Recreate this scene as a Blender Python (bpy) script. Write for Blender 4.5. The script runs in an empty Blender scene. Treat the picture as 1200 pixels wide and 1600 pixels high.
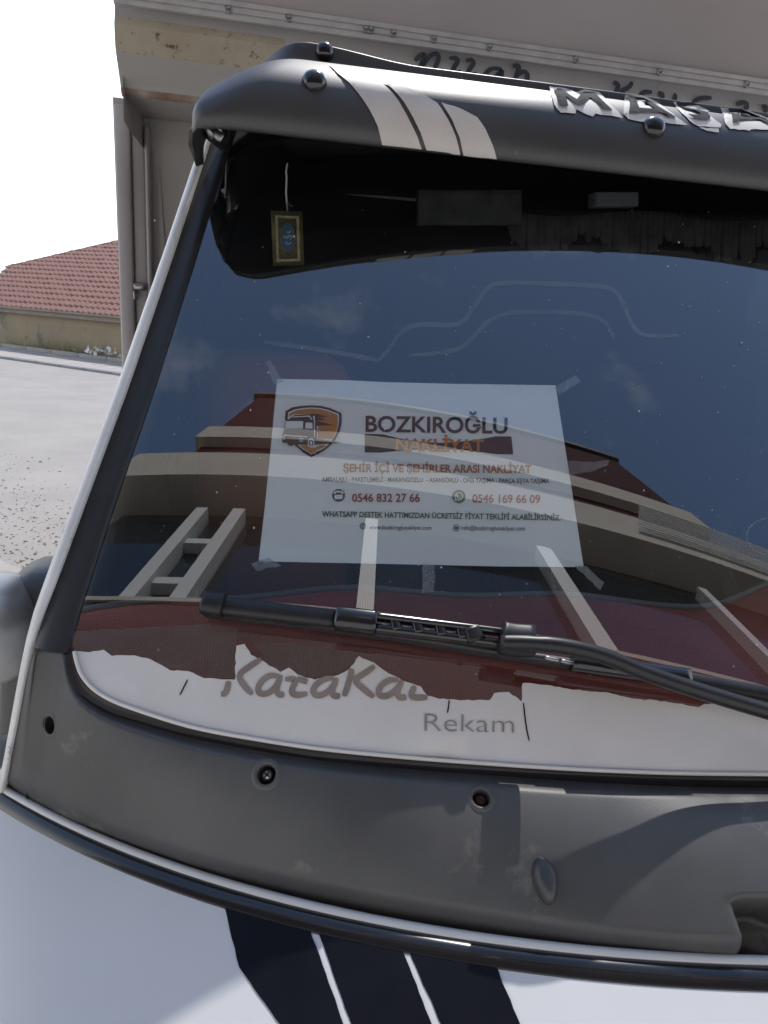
import bpy, bmesh, math, random
import numpy as np
from mathutils import Vector, Matrix
from mathutils.bvhtree import BVHTree
from mathutils.geometry import delaunay_2d_cdt
random.seed(7)
R = math.radians
S = bpy.context.scene
COL = S.collection

# ------------------------------------------------------------------ camera
F_PX, PITCH, ROLL = 1100.0, R(15.7), R(4.0)
CAM = Vector((0, 0, 1.6))
fwd = Vector((0, math.cos(PITCH), -math.sin(PITCH)))
_up0 = Vector((0, math.sin(PITCH), math.cos(PITCH)))
_r0 = Vector((1, 0, 0))
c_right = _r0*math.cos(ROLL) + _up0*math.sin(ROLL)
c_up = -_r0*math.sin(ROLL) + _up0*math.cos(ROLL)
cam = bpy.data.cameras.new('camera')
cam_o = bpy.data.objects.new('camera', cam); COL.objects.link(cam_o)
M4 = Matrix((c_right, c_up, -fwd)).transposed().to_4x4(); M4.translation = CAM
cam_o.matrix_world = M4
cam.sensor_fit = 'VERTICAL'; cam.sensor_height = 24.0
cam.lens = F_PX/1600*24.0
cam.clip_start = .02; cam.clip_end = 5000
S.camera = cam_o

# ------------------------------------------------------------------ sky, sun, exposure
SUN_EL, SUN_AZ = R(51.8), R(9.0)
sun_dir = Vector((math.sin(SUN_AZ)*math.cos(SUN_EL), math.cos(SUN_AZ)*math.cos(SUN_EL), math.sin(SUN_EL)))
W = bpy.data.worlds.new('World'); S.world = W; W.use_nodes = True
nt = W.node_tree; nt.nodes.clear()
wo = nt.nodes.new('ShaderNodeOutputWorld'); bg = nt.nodes.new('ShaderNodeBackground')
sky = nt.nodes.new('ShaderNodeTexSky'); sky.sky_type = 'NISHITA'; sky.sun_disc = False
sky.sun_elevation = SUN_EL; sky.sun_rotation = SUN_AZ
sky.air_density = 1.25; sky.dust_density = .5; sky.ozone_density = 1.5; sky.altitude = 900
wtc = nt.nodes.new('ShaderNodeTexCoord')
wmp = nt.nodes.new('ShaderNodeMapping'); wmp.inputs['Scale'].default_value = (1.6, 2.6, 2.2)
wn = nt.nodes.new('ShaderNodeTexNoise'); wn.inputs['Scale'].default_value = 1.7; wn.inputs['Detail'].default_value = 8; wn.inputs['Roughness'].default_value = .62
wr = nt.nodes.new('ShaderNodeValToRGB')
wr.color_ramp.elements[0].position = .56; wr.color_ramp.elements[0].color = (0, 0, 0, 1)
wr.color_ramp.elements[1].position = .80; wr.color_ramp.elements[1].color = (.35, .35, .35, 1)
wm = nt.nodes.new('ShaderNodeMixRGB'); wm.inputs['Color2'].default_value = (9, 9.2, 9.6, 1)
nt.links.new(wtc.outputs['Generated'], wmp.inputs['Vector'])
nt.links.new(wmp.outputs['Vector'], wn.inputs['Vector'])
nt.links.new(wn.outputs['Fac'], wr.inputs['Fac'])
nt.links.new(wr.outputs['Color'], wm.inputs['Fac'])
nt.links.new(sky.outputs['Color'], wm.inputs['Color1'])
# summer haze whitening towards the horizon, all the way round
wsx = nt.nodes.new('ShaderNodeSeparateXYZ'); nt.links.new(wtc.outputs['Generated'], wsx.inputs[0])
whr = nt.nodes.new('ShaderNodeMapRange'); whr.interpolation_type = 'SMOOTHSTEP'
whr.inputs['From Min'].default_value = -.05; whr.inputs['From Max'].default_value = .72; whr.inputs['To Min'].default_value = .95; whr.inputs['To Max'].default_value = 0
nt.links.new(wsx.outputs['Z'], whr.inputs['Value'])
whm = nt.nodes.new('ShaderNodeMixRGB'); whm.inputs['Color2'].default_value = (9.6, 9.4, 9.0, 1)
nt.links.new(whr.outputs['Result'], whm.inputs['Fac']); nt.links.new(wm.outputs['Color'], whm.inputs['Color1'])
nt.links.new(whm.outputs['Color'], bg.inputs['Color'])
bg.inputs['Strength'].default_value = .15
nt.links.new(bg.outputs['Background'], wo.inputs['Surface'])
sl = bpy.data.lights.new('sun', 'SUN'); sl.energy = 2.7; sl.angle = R(.53); sl.color = (1, .955, .9)
so = bpy.data.objects.new('sun', sl); COL.objects.link(so); so.location = (0, 0, 30)
so.rotation_euler = sun_dir.to_track_quat('Z', 'Y').to_euler()
S.view_settings.view_transform = 'Standard'; S.view_settings.look = 'None'
S.view_settings.exposure = 0.53; S.view_settings.gamma = 1
S.render.engine = 'CYCLES'

# ------------------------------------------------------------------ survey helpers
def ray(x, y):
    return (fwd + c_right*((x-600)/F_PX) - c_up*((y-800)/F_PX)).normalized()
def on_z(x, y, z):
    d = ray(x, y); return CAM + d*((z-CAM.z)/d.z)
PSI = R(11.0)                                   # the truck stands 11 degrees askew
O = Vector((.44, .62, 0))
LAX = Vector((math.cos(PSI), math.sin(PSI), 0)); BAX = Vector((-math.sin(PSI), math.cos(PSI), 0))
def to_loc(P):
    v = Vector(P)-O; return Vector((v.dot(LAX), v.dot(BAX), P[2]))
def dir_loc(d): return Vector((d.dot(LAX), d.dot(BAX), d.z))
CL = to_loc(CAM)
ZG, TT, BB = 1.36, 1.0, .22                     # windscreen: w = TT*(z-ZG) + BB*u*u
def gw(u, z): return TT*(z-ZG) + BB*u*u
def gn(u, z):
    return Vector((2*BB*u, -1, TT)).normalized()
def G(x, y, off=0.0):                           # point of the windscreen (truck frame), off = out of the glass
    d = dir_loc(ray(x, y))
    a = -BB*d.x*d.x
    b = d.y - TT*d.z - 2*BB*CL.x*d.x
    c = CL.y - TT*(CL.z-ZG) - BB*CL.x**2 + off*1.425     # the surface lifted by off along its normal
    D = math.sqrt(max(b*b-4*a*c, 0))
    r = [s for s in ((-b+D)/(2*a), (-b-D)/(2*a)) if s > .1]
    s = min(r); P = CL + d*s
    return P
def on_w(x, y, w):
    d = dir_loc(ray(x, y)); return CL + d*((w-CL.y)/d.y)
def on_lz(x, y, z): return to_loc(on_z(x, y, z))

# ------------------------------------------------------------------ materials
MATS = {}
def mat(name, col, rough=.6, metal=0, spec=.5, var=.0, vs=8., bump=0., bs=60., coat=0., col2=None, dirt=None, detail=6):
    if name in MATS: return MATS[name]
    m = bpy.data.materials.new(name); m.use_nodes = True
    n = m.node_tree; P = n.nodes['Principled BSDF']
    P.inputs['Base Color'].default_value = (*col, 1); P.inputs['Roughness'].default_value = rough
    P.inputs['Metallic'].default_value = metal; P.inputs['Specular IOR Level'].default_value = spec
    P.inputs['Coat Weight'].default_value = coat; P.inputs['Coat Roughness'].default_value = .06
    tc = n.nodes.new('ShaderNodeTexCoord')
    if var or col2:
        no = n.nodes.new('ShaderNodeTexNoise'); no.inputs['Scale'].default_value = vs; no.inputs['Detail'].default_value = detail
        no.inputs['Roughness'].default_value = .6
        n.links.new(tc.outputs['Object'], no.inputs['Vector'])
        rp = n.nodes.new('ShaderNodeValToRGB'); rp.color_ramp.elements[0].position = .32; rp.color_ramp.elements[1].position = .68
        a = col2 if col2 else tuple(max(0, c*(1-var)) for c in col)
        rp.color_ramp.elements[0].color = (*a, 1)
        rp.color_ramp.elements[1].color = (*(col if col2 else tuple(min(1, c*(1+var)) for c in col)), 1)
        n.links.new(no.outputs['Fac'], rp.inputs['Fac']); last = rp.outputs['Color']
        if dirt:                                 # (colour, scale, threshold)
            n2 = n.nodes.new('ShaderNodeTexNoise'); n2.inputs['Scale'].default_value = dirt[1]; n2.inputs['Detail'].default_value = 9
            n2.inputs['Roughness'].default_value = .7
            n.links.new(tc.outputs['Object'], n2.inputs['Vector'])
            r2 = n.nodes.new('ShaderNodeValToRGB'); r2.color_ramp.elements[0].position = dirt[2]; r2.color_ramp.elements[1].position = min(1, dirt[2]+.07)
            mx = n.nodes.new('ShaderNodeMixRGB'); mx.inputs['Color2'].default_value = (*dirt[0], 1)
            n.links.new(n2.outputs['Fac'], r2.inputs['Fac']); n.links.new(r2.outputs['Color'], mx.inputs['Fac'])
            n.links.new(last, mx.inputs['Color1']); last = mx.outputs['Color']
        n.links.new(last, P.inputs['Base Color'])
        rr = n.nodes.new('ShaderNodeMapRange'); rr.inputs['To Min'].default_value = rough*.88; rr.inputs['To Max'].default_value = min(1, rough*1.12)
        n.links.new(no.outputs['Fac'], rr.inputs['Value']); n.links.new(rr.outputs['Result'], P.inputs['Roughness'])
    if bump:
        nb = n.nodes.new('ShaderNodeTexNoise'); nb.inputs['Scale'].default_value = bs; nb.inputs['Detail'].default_value = 4
        n.links.new(tc.outputs['Object'], nb.inputs['Vector'])
        bp = n.nodes.new('ShaderNodeBump'); bp.inputs['Strength'].default_value = bump; bp.inputs['Distance'].default_value = .01
        n.links.new(nb.outputs['Fac'], bp.inputs['Height']); n.links.new(bp.outputs['Normal'], P.inputs['Normal'])
    MATS[name] = m; return m
def glassmat(name, tint, ior=1.5, rough=0.0, haze=0.0, hazecol=(.7, .72, .75), streak=0.):
    m = bpy.data.materials.new(name); m.use_nodes = True; n = m.node_tree; n.nodes.clear()
    o = n.nodes.new('ShaderNodeOutputMaterial')
    tr = n.nodes.new('ShaderNodeBsdfTransparent'); tr.inputs['Color'].default_value = (*tint, 1)
    gl = n.nodes.new('ShaderNodeBsdfAnisotropic'); gl.inputs['Roughness'].default_value = rough
    fr = n.nodes.new('ShaderNodeFresnel'); fr.inputs['IOR'].default_value = ior
    geo = n.nodes.new('ShaderNodeNewGeometry')                 # same reflectance from both sides of the pane
    mi = n.nodes.new('ShaderNodeMix'); mi.inputs['A'].default_value = ior; mi.inputs['B'].default_value = 1/ior
    n.links.new(geo.outputs['Backfacing'], mi.inputs['Factor']); n.links.new(mi.outputs['Result'], fr.inputs['IOR'])
    mx = n.nodes.new('ShaderNodeMixShader')
    n.links.new(fr.outputs['Fac'], mx.inputs['Fac']); n.links.new(tr.outputs[0], mx.inputs[1]); n.links.new(gl.outputs[0], mx.inputs[2])
    last = mx.outputs[0]
    if haze:
        df = n.nodes.new('ShaderNodeBsdfDiffuse'); df.inputs['Color'].default_value = (*hazecol, 1)
        no = n.nodes.new('ShaderNodeTexNoise'); no.inputs['Scale'].default_value = 9; no.inputs['Detail'].default_value = 10; no.inputs['Roughness'].default_value = .72
        tc = n.nodes.new('ShaderNodeTexCoord'); n.links.new(tc.outputs['Object'], no.inputs['Vector'])
        mr = n.nodes.new('ShaderNodeMapRange'); mr.inputs['From Min'].default_value = .35; mr.inputs['From Max'].default_value = .75
        mr.inputs['To Min'].default_value = haze*.25; mr.inputs['To Max'].default_value = haze
        n.links.new(no.outputs['Fac'], mr.inputs['Value'])
        m2 = n.nodes.new('ShaderNodeMixShader'); n.links.new(mr.outputs['Result'], m2.inputs['Fac'])
        n.links.new(last, m2.inputs[1]); n.links.new(df.outputs[0], m2.inputs[2]); last = m2.outputs[0]
    n.links.new(last, o.inputs['Surface']); MATS[name] = m; return m

WHITE = mat('white_paint', (.565, .565, .57), .3, var=.03, vs=5, coat=.5)
WHITE_OLD = mat('worn_white_paint', (.70, .70, .70), .42, var=.08, vs=22, bump=.05, bs=120, dirt=((.34, .31, .28), 26, .60))
BLACKP = mat('black_plastic', (.055, .055, .057), .41, spec=.7, col2=(.026, .027, .031), vs=14, bump=.14, bs=900, dirt=((.075, .075, .077), 26, .62))
COWLP = mat('cowl_plastic', (.075, .074, .075), .48, spec=.6, col2=(.046, .046, .048), vs=7, bump=.07, bs=1100, dirt=((.12, .116, .11), 15, .575))
WIPERP = mat('wiper_plastic', (.012, .012, .014), .42, var=.2, vs=40)
RUBBER = mat('black_rubber', (.018, .018, .02), .45, var=.2, vs=30)
GLOSSB = mat('gloss_black', (.008, .008, .010), .22, coat=.5)
VINYLB = mat('black_vinyl', (.007, .007, .010), .25, spec=.12, var=.2, vs=20)
DECALW = mat('white_vinyl', (.62, .58, .55), .45, col2=(.56, .51, .48), vs=30, dirt=((.30, .26, .23), 60, .70))
STICK = mat('sticker_white', (.66, .63, .62), .55, col2=(.60, .57, .56), vs=12, dirt=((.42, .39, .37), 40, .68))
BROWNINK = mat('faded_brown_ink', (.25, .20, .18), .6, var=.15, vs=60)
GREYINK = mat('faded_grey_ink', (.26, .24, .23), .6, var=.15, vs=60)
METALB = mat('screw_steel', (.35, .34, .33), .35, metal=1, var=.2, vs=200)
RUSTSC = mat('rusty_screw', (.10, .03, .03), .7, var=.4, vs=300)
DARKHOLE = mat('dark_cavity', (.006, .006, .007), .9)
PAPER = mat('paper', (.88, .88, .89), .7, var=.015, vs=9)
INK_D = mat('ink_plum', (.035, .022, .032), .6); INK_O = mat('ink_orange', (.52, .20, .035), .6)
INK_O2 = mat('ink_tan', (.42, .16, .07), .6); INK_G = mat('ink_green', (.012, .095, .045), .6)
INK_R = mat('ink_red', (.33, .022, .04), .6); INK_K = mat('ink_black', (.03, .03, .032), .6); INK_B = mat('ink_blue', (.03, .07, .13), .6)
GREYBOX = mat('grey_body_paint', (.46, .43, .40), .5, col2=(.39, .36, .335), vs=3.2, bump=.08, bs=25, dirt=((.15, .07, .035), 24, .665))
CREAM = mat('stained_cream_paint', (.46, .40, .30), .55, col2=(.36, .29, .20), vs=9, dirt=((.12, .05, .02), 38, .575))
RUST = mat('rust', (.19, .085, .04), .85, col2=(.42, .37, .32), vs=11, detail=9)
TARP = mat('tarpaulin', (.43, .38, .365), .6, col2=(.37, .325, .31), vs=2.4, bump=.1, bs=14)
ALU = mat('dull_aluminium', (.52, .49, .475), .5, metal=.25, var=.12, vs=20, bump=.05, bs=60)
LETT = mat('lettering_paint', (.035, .042, .055), .55, var=.25, vs=50)
SILVER = mat('silver_mirror_cap', (.50, .49, .47), .35, metal=.5, var=.12, vs=12)
REDLEA = mat('brown_red_leather', (.50, .17, .085), .5, col2=(.40, .12, .06), vs=6, bump=.1, bs=90)
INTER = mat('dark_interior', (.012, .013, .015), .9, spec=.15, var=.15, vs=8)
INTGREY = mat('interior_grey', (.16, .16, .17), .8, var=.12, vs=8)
FABRIC = mat('grey_cloth', (.085, .08, .075), .9, col2=(.03, .03, .03), vs=28, bump=.3, bs=60)
GOLD = mat('tarnished_gold', (.22, .17, .08), .45, metal=.5, var=.35, vs=140)
BLUEOV = mat('blue_enamel', (.02, .10, .19), .35, var=.2, vs=90)
SILVTXT = mat('pale_metal', (.45, .47, .46), .4, metal=.5)
CORD = mat('pale_cord', (.30, .29, .27), .9)
GLASS = glassmat('windscreen_glass', (.76, .80, .81), 2.5, 0.0, .010)
SIDEGL = glassmat('side_glass', (.004, .005, .006), 1.5)
TAPEM = glassmat('clear_tape', (.86, .87, .87), 1.6, .15, .42, (.75, .76, .76))
FILM = glassmat('old_glue_film', (.72, .71, .70), 1.3, .5, .34, (.30, .28, .26))
RESID = glassmat('glue_residue', (.97, .97, .97), 1.2, .5, .13, (.7, .74, .78))

# red dash carpet: fine woven grid
def carpet():
    m = mat('red_dash_carpet', (.70, .12, .07), .95, col2=(.48, .07, .04), vs=9, bump=.0)
    n = m.node_tree; P = n.nodes['Principled BSDF']
    tc = n.nodes.new('ShaderNodeTexCoord'); mp = n.nodes.new('ShaderNodeMapping'); mp.inputs['Rotation'].default_value = (0, 0, R(45))
    ck = n.nodes.new('ShaderNodeTexChecker'); ck.inputs['Scale'].default_value = 520
    n.links.new(tc.outputs['Object'], mp.inputs['Vector']); n.links.new(mp.outputs['Vector'], ck.inputs['Vector'])
    bp = n.nodes.new('ShaderNodeBump'); bp.inputs['Strength'].default_value = .9; bp.inputs['Distance'].default_value = .004
    n.links.new(ck.outputs['Fac'], bp.inputs['Height']); n.links.new(bp.outputs['Normal'], P.inputs['Normal'])
    src = P.inputs['Base Color'].links[0].from_socket
    mx = n.nodes.new('ShaderNodeMixRGB'); mx.blend_type = 'MULTIPLY'; mx.inputs['Fac'].default_value = .75
    cr = n.nodes.new('ShaderNodeMixRGB'); cr.inputs['Color1'].default_value = (.25, .2, .2, 1); cr.inputs['Color2'].default_value = (1, 1, 1, 1)
    n.links.new(ck.outputs['Fac'], cr.inputs['Fac']); n.links.new(cr.outputs['Color'], mx.inputs['Color2']); n.links.new(src, mx.inputs['Color1'])
    n.links.new(mx.outputs['Color'], P.inputs['Base Color'])
    return m
CARPET = carpet()

# ------------------------------------------------------------------ mesh helpers
def mesh(name, vs, fs, m, parent=None, smooth=False, org=None):
    me = bpy.data.meshes.new(name)
    if org is not None: vs = [Vector(v)-org for v in vs]
    me.from_pydata([tuple(v) for v in vs], [], fs); me.validate(); me.update()
    if isinstance(m, (list, tuple)):
        for q in m: me.materials.append(q)
    else: me.materials.append(m)
    if smooth:
        for p in me.polygons: p.use_smooth = True
    o = bpy.data.objects.new(name, me); COL.objects.link(o)
    if parent: o.parent = parent
    return o
def fixn(o):
    bm = bmesh.new(); bm.from_mesh(o.data); bmesh.ops.recalc_face_normals(bm, faces=bm.faces); bm.to_mesh(o.data); bm.free(); return o
def thing(name, label, cat, loc=(0, 0, 0), rz=0, group=None):
    o = bpy.data.objects.new(name, None); COL.objects.link(o); o.location = loc; o.rotation_euler = (0, 0, rz)
    o['label'] = label; o['category'] = cat
    if group: o['group'] = group
    o.empty_display_size = .1
    return o
def tag(o, label, cat, group=None):
    o['label'] = label; o['category'] = cat
    if group: o['group'] = group
    return o
def struct(o, kind='structure', label=None):
    o['kind'] = kind
    if label: o['label'] = label
    return o
def gridmesh(name, rows, m, parent=None, smooth=True, flip=False, org=None, closed=False):
    nr, nc = len(rows), len(rows[0]); vs = [p for r in rows for p in r]; fs = []
    for i in range(nr-1):
        for j in range(nc-1 if not closed else nc):
            k = (j+1) % nc
            q = (i*nc+j, i*nc+k, (i+1)*nc+k, (i+1)*nc+j)
            fs.append(q[::-1] if flip else q)
    return mesh(name, vs, fs, m, parent, smooth, org)
def solid(o, th, off=-1, bev=0):
    md = o.modifiers.new('s', 'SOLIDIFY'); md.thickness = th; md.offset = off
    if bev:
        b = o.modifiers.new('b', 'BEVEL'); b.width = bev; b.segments = 2; b.limit_method = 'ANGLE'; b.angle_limit = R(40)
    return o
def boxv(c, s, rot=None):
    c = Vector(c); vs = []
    for dz in (-.5, .5):
        for dx, dy in ((-.5, -.5), (.5, -.5), (.5, .5), (-.5, .5)):
            v = Vector((dx*s[0], dy*s[1], dz*s[2]))
            if rot: v = rot @ v
            vs.append(c+v)
    return vs, [(0, 3, 2, 1), (4, 5, 6, 7), (0, 1, 5, 4), (1, 2, 6, 5), (2, 3, 7, 6), (3, 0, 4, 7)]
def box(name, c, s, m, parent=None, bev=0, rot=None, org=None, seg=2):
    v, f = boxv(c, s, rot); o = mesh(name, v, f, m, parent, False, org)
    if bev:
        b = o.modifiers.new('b', 'BEVEL'); b.width = bev; b.segments = seg
        for p in o.data.polygons: p.use_smooth = True
        b.harden_normals = False
    return o
def bigmesh(name, parts, m, parent=None, smooth=False, org=None):
    vs, fs = [], []
    for v, f in parts:
        k = len(vs); vs += list(v); fs += [tuple(i+k for i in q) for q in f]
    return mesh(name, vs, fs, m, parent, smooth, org)
def tubev(path, r, n=8, caps=True):
    path = [Vector(p) for p in path]; rs = r if isinstance(r, (list, tuple)) else [r]*len(path)
    vs, fs = [], []; prev = None
    for i, p in enumerate(path):
        t = (path[min(i+1, len(path)-1)]-path[max(i-1, 0)]).normalized()
        if prev is None:
            a = Vector((0, 0, 1)) if abs(t.z) < .9 else Vector((1, 0, 0)); x = t.cross(a).normalized()
        else: x = (prev - t*prev.dot(t)).normalized()
        prev = x; y = t.cross(x)
        for k in range(n):
            an = 2*math.pi*k/n; vs.append(p + (x*math.cos(an)+y*math.sin(an))*rs[i])
    for i in range(len(path)-1):
        for k in range(n):
            fs.append((i*n+k, i*n+(k+1) % n, (i+1)*n+(k+1) % n, (i+1)*n+k))
    if caps: fs.append(tuple(range(n))[::-1]); fs.append(tuple((len(path)-1)*n+k for k in range(n)))
    return vs, fs
def tube(name, path, r, m, parent=None, n=8, org=None):
    v, f = tubev(path, r, n); return mesh(name, v, f, m, parent, True, org)
def lathev(prof, c, ax, n=24, closed=False):
    ax = Vector(ax).normalized(); a = Vector((0, 0, 1)) if abs(ax.z) < .9 else Vector((1, 0, 0))
    x = ax.cross(a).normalized(); y = ax.cross(x); c = Vector(c); vs, fs = [], []
    for r, h in prof:
        for k in range(n):
            an = 2*math.pi*k/n; vs.append(c + ax*h + (x*math.cos(an)+y*math.sin(an))*r)
    for i in range(len(prof)-1):
        for k in range(n): fs.append((i*n+k, (i+1)*n+k, (i+1)*n+(k+1) % n, i*n+(k+1) % n))
    return vs, fs
def lathe(name, prof, c, ax, m, parent=None, n=24, org=None):
    v, f = lathev(prof, c, ax, n); return fixn(mesh(name, v, f, m, parent, True, org))
def bvh_of(o):
    dg = bpy.context.evaluated_depsgraph_get(); e = o.evaluated_get(dg); me = e.to_mesh()
    t = BVHTree.FromPolygons([v.co.copy() for v in me.vertices], [tuple(p.vertices) for p in me.polygons]); e.to_mesh_clear(); return t
def caster(t, off=0.0):
    def f(x, y, o=0.0):
        d = dir_loc(ray(x, y)); h = t.ray_cast(CL, d)
        if h[0] is None: return None
        n = h[1] if h[1].dot(d) < 0 else -h[1]
        return h[0] + n*(off+o)
    return f
def inside(p, poly):
    x, y = p; c = False; n = len(poly)
    for i in range(n):
        x1, y1 = poly[i]; x2, y2 = poly[(i+1) % n]
        if (y1 > y) != (y2 > y) and x < (x2-x1)*(y-y1)/(y2-y1)+x1: c = not c
    return c
def ragged(poly, amp, step=9, seed=1, keep=()):
    rn = random.Random(seed); out = []
    for i, (a, b) in enumerate(zip(poly, poly[1:]+poly[:1])):
        d = math.hypot(b[0]-a[0], b[1]-a[1]); n = max(1, int(d/step)) if i not in keep else 1
        for k in range(n):
            t = k/n; q = amp if (k and i not in keep) else 0
            out.append((a[0]+(b[0]-a[0])*t+rn.uniform(-q, q), a[1]+(b[1]-a[1])*t+rn.uniform(-q, q)))
    return out
def flat_tris(polys, step=None):
    """triangulate outlines (list of loops; holes by even-odd), with inner points every step"""
    pts, edges = [], []
    for po in polys:
        k = len(pts); pts += [Vector(p) for p in po]; edges += [(k+i, k+(i+1) % len(po)) for i in range(len(po))]
    def isin(p):
        return sum(inside(p, po) for po in polys) % 2 == 1
    if step:
        xs = [p.x for p in pts]; ys = [p.y for p in pts]
        x = min(xs)+step*.5
        while x < max(xs):
            y = min(ys)+step*.5
            while y < max(ys):
                if isin((x, y)): pts.append(Vector((x, y)))
                y += step
            x += step
    v, e, f, *_ = delaunay_2d_cdt(pts, edges, [], 0, 1e-6)
    f = [tuple(q) for q in f if isin(tuple((v[q[0]]+v[q[1]]+v[q[2]])/3))]
    return [tuple(p) for p in v], f
def decal(name, polys, put, m, parent=None, step=None, org=None, th=0.0):
    """a thin piece following a surface; put(x, y) gives its point on that surface"""
    if not isinstance(polys[0][0], (tuple, list)): polys = [polys]
    v, f = flat_tris(polys, step)
    P = [put(*q) for q in v]; ok = [p is not None for p in P]
    f = [q for q in f if all(ok[i] for i in q)]
    P = [p if p is not None else Vector((0, 0, 0)) for p in P]
    f = [q[::-1] for q in f]
    o = mesh(name, P, f, m, parent, True, org)
    bm = bmesh.new(); bm.from_mesh(o.data)
    bmesh.ops.delete(bm, geom=[x for x in bm.verts if not x.link_faces], context='VERTS')
    bm.to_mesh(o.data); bm.free()
    if th: solid(o, th, 1)
    return o
def stroke(path, wd, n0=0.6, n1=0.6):
    """outline of a pen stroke along a path (picture-plane units)"""
    p = [Vector(q) for q in path]
    # smooth
    for _ in range(2):
        q = [p[0]]
        for a, b in zip(p, p[1:]): q += [a*.75+b*.25, a*.25+b*.75]
        q.append(p[-1]); p = q
    l, r = [], []
    N = len(p)
    for i, c in enumerate(p):
        t = (p[min(i+1, N-1)]-p[max(i-1, 0)]); t = t.normalized() if t.length > 1e-6 else Vector((1, 0)); nn = Vector((-t.y, t.x))
        s = i/(N-1); ww = wd*.5*(n0+(1-n0)*min(1, s*5))*(n1+(1-n1)*min(1, (1-s)*5)); l.append(c+nn*ww); r.append(c-nn*ww)
    return [tuple(q) for q in l] + [tuple(q) for q in r[::-1]]
def strokes_mesh(name, paths, wd, put, m, parent=None, org=None, mapxy=None):
    vs, fs = [], []
    for path in paths:
        if mapxy: path = [mapxy(*q) for q in path]
        po = stroke(path, wd); n = len(po)//2; k = len(vs)
        P = [put(*q) for q in po]
        if any(p is None for p in P): continue
        vs += P
        for i in range(n-1): fs.append((k+i, k+i+1, k+2*n-2-i, k+2*n-1-i))
    return mesh(name, vs, fs, m, parent, True, org)
def text_mesh(name, s, p0, p1, h, put, m, parent=None, bold=0., org=None, track=1.0, shear=0.):
    """lettering fitted between two base points with letter height h"""
    cu = bpy.data.curves.new('t', 'FONT'); cu.body = s; cu.size = 1; cu.offset = bold; cu.resolution_u = 4; cu.space_character = track; cu.shear = shear
    ob = bpy.data.objects.new('t', cu); COL.objects.link(ob)
    dg = bpy.context.evaluated_depsgraph_get(); me = ob.evaluated_get(dg).to_mesh()
    V = [v.co.copy() for v in me.vertices]; Fc = [tuple(p.vertices) for p in me.polygons]
    ob.evaluated_get(dg).to_mesh_clear(); bpy.data.objects.remove(ob); bpy.data.curves.remove(cu)
    x0 = min(v.x for v in V); x1 = max(v.x for v in V); cap = .72
    a = Vector(p0); d = Vector(p1)-a; nn = Vector((d.y, -d.x)).normalized()*h
    P = []
    for v in V:
        q = a + d*((v.x-x0)/(x1-x0)) + nn*(v.y/cap); P.append(put(q.x, q.y))
    return mesh(name, P, Fc, m, parent, False, org)
def lerp_curve(pts, n):
    p = [Vector(q) for q in pts]; L_ = [0]
    for a, b in zip(p, p[1:]): L_.append(L_[-1]+(b-a).length)
    out = []
    for k in range(n):
        s = L_[-1]*k/(n-1); i = 0
        while i < len(p)-2 and L_[i+1] < s: i += 1
        t = (s-L_[i])/max(1e-9, L_[i+1]-L_[i]); out.append(p[i].lerp(p[i+1], min(1, t)))
    return out
def catmull(pts, n):
    p = [Vector(q) for q in pts]; p = [p[0]*2-p[1]]+p+[p[-1]*2-p[-2]]; out = []
    m_ = len(p)-3
    for k in range(n):
        s = m_*k/(n-1); i = min(int(s), m_-1); t = s-i
        a, b, c, d = p[i:i+4]
        out.append(.5*((2*b)+(c-a)*t+(2*a-5*b+4*c-d)*t*t+(3*b-a-3*c+d)*t**3))
    return out
def sm(a, b, x):
    t = max(0, min(1, (x-a)/(b-a))); return t*t*(3-2*t)
def mir(p): return Vector((-p[0], p[1], p[2]))

# ================================================================== THE SETTING
ZR = -.12                                      # road surface; the forecourt lies at 0
ROADM = mat('dusty_asphalt', (.36, .33, .30), .9, col2=(.30, .275, .25), vs=1.3, bump=.5, bs=90, dirt=((.20, .185, .17), 7, .64), detail=10)
CONC = mat('concrete', (.34, .32, .29), .9, col2=(.27, .255, .235), vs=6, bump=.3, bs=70)
KERBM = mat('grey_kerb_concrete', (.24, .24, .245), .9, col2=(.19, .19, .195), vs=5, bump=.2, bs=60)
PAVM = mat('pale_pavers', (.40, .37, .33), .9, col2=(.33, .30, .27), vs=3, bump=.25, bs=60)
STONEM = mat('gravel_stone', (.42, .385, .35), .95, col2=(.27, .245, .22), vs=9)
def sheet(name, c, sx, sy, z, m):
    return mesh(name, [(c[0]-sx, c[1]-sy, z), (c[0]+sx, c[1]-sy, z), (c[0]+sx, c[1]+sy, z), (c[0]-sx, c[1]+sy, z)], [(0, 1, 2, 3)], m)
struct(sheet('road', (0, 0), 1500, 1500, ZR, ROADM))
ka = on_z(0, 872, 0); kb = on_z(62, 900, 0)
KD = (kb-ka).normalized(); KN = Vector((KD.y, -KD.x, 0))        # along the kerb, and towards the forecourt
if KN.y > 0: KN = -KN
def FP(s, t, z): return ka + KD*s + KN*t + Vector((0, 0, z))
fo = mesh('forecourt', [FP(-6, .02, -.008), FP(14, .02, -.008), FP(14, 9, -.008), FP(-6, 9, -.008), FP(-6, .02, ZR-.05), FP(14, .02, ZR-.05), FP(14, 9, ZR-.05), FP(-6, 9, ZR-.05)],
          [(3, 2, 1, 0), (0, 1, 5, 4), (1, 2, 6, 5), (2, 3, 7, 6), (3, 0, 4, 7)], CONC)
struct(fixn(fo))
rotK = Matrix.Rotation(math.atan2(KD.y, KD.x), 3, 'Z')
def piece(name, s, t, ls, lt, z0, z1, m, parent, bev=.006, jit=.0):
    c = FP(s, t, (z0+z1)/2+random.uniform(-jit, jit))
    r = rotK @ Matrix.Rotation(random.uniform(-jit, jit)*1.2, 3, 'X')
    return box(name, c, (ls, lt, z1-z0), m, parent, bev, r, seg=1)
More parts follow.
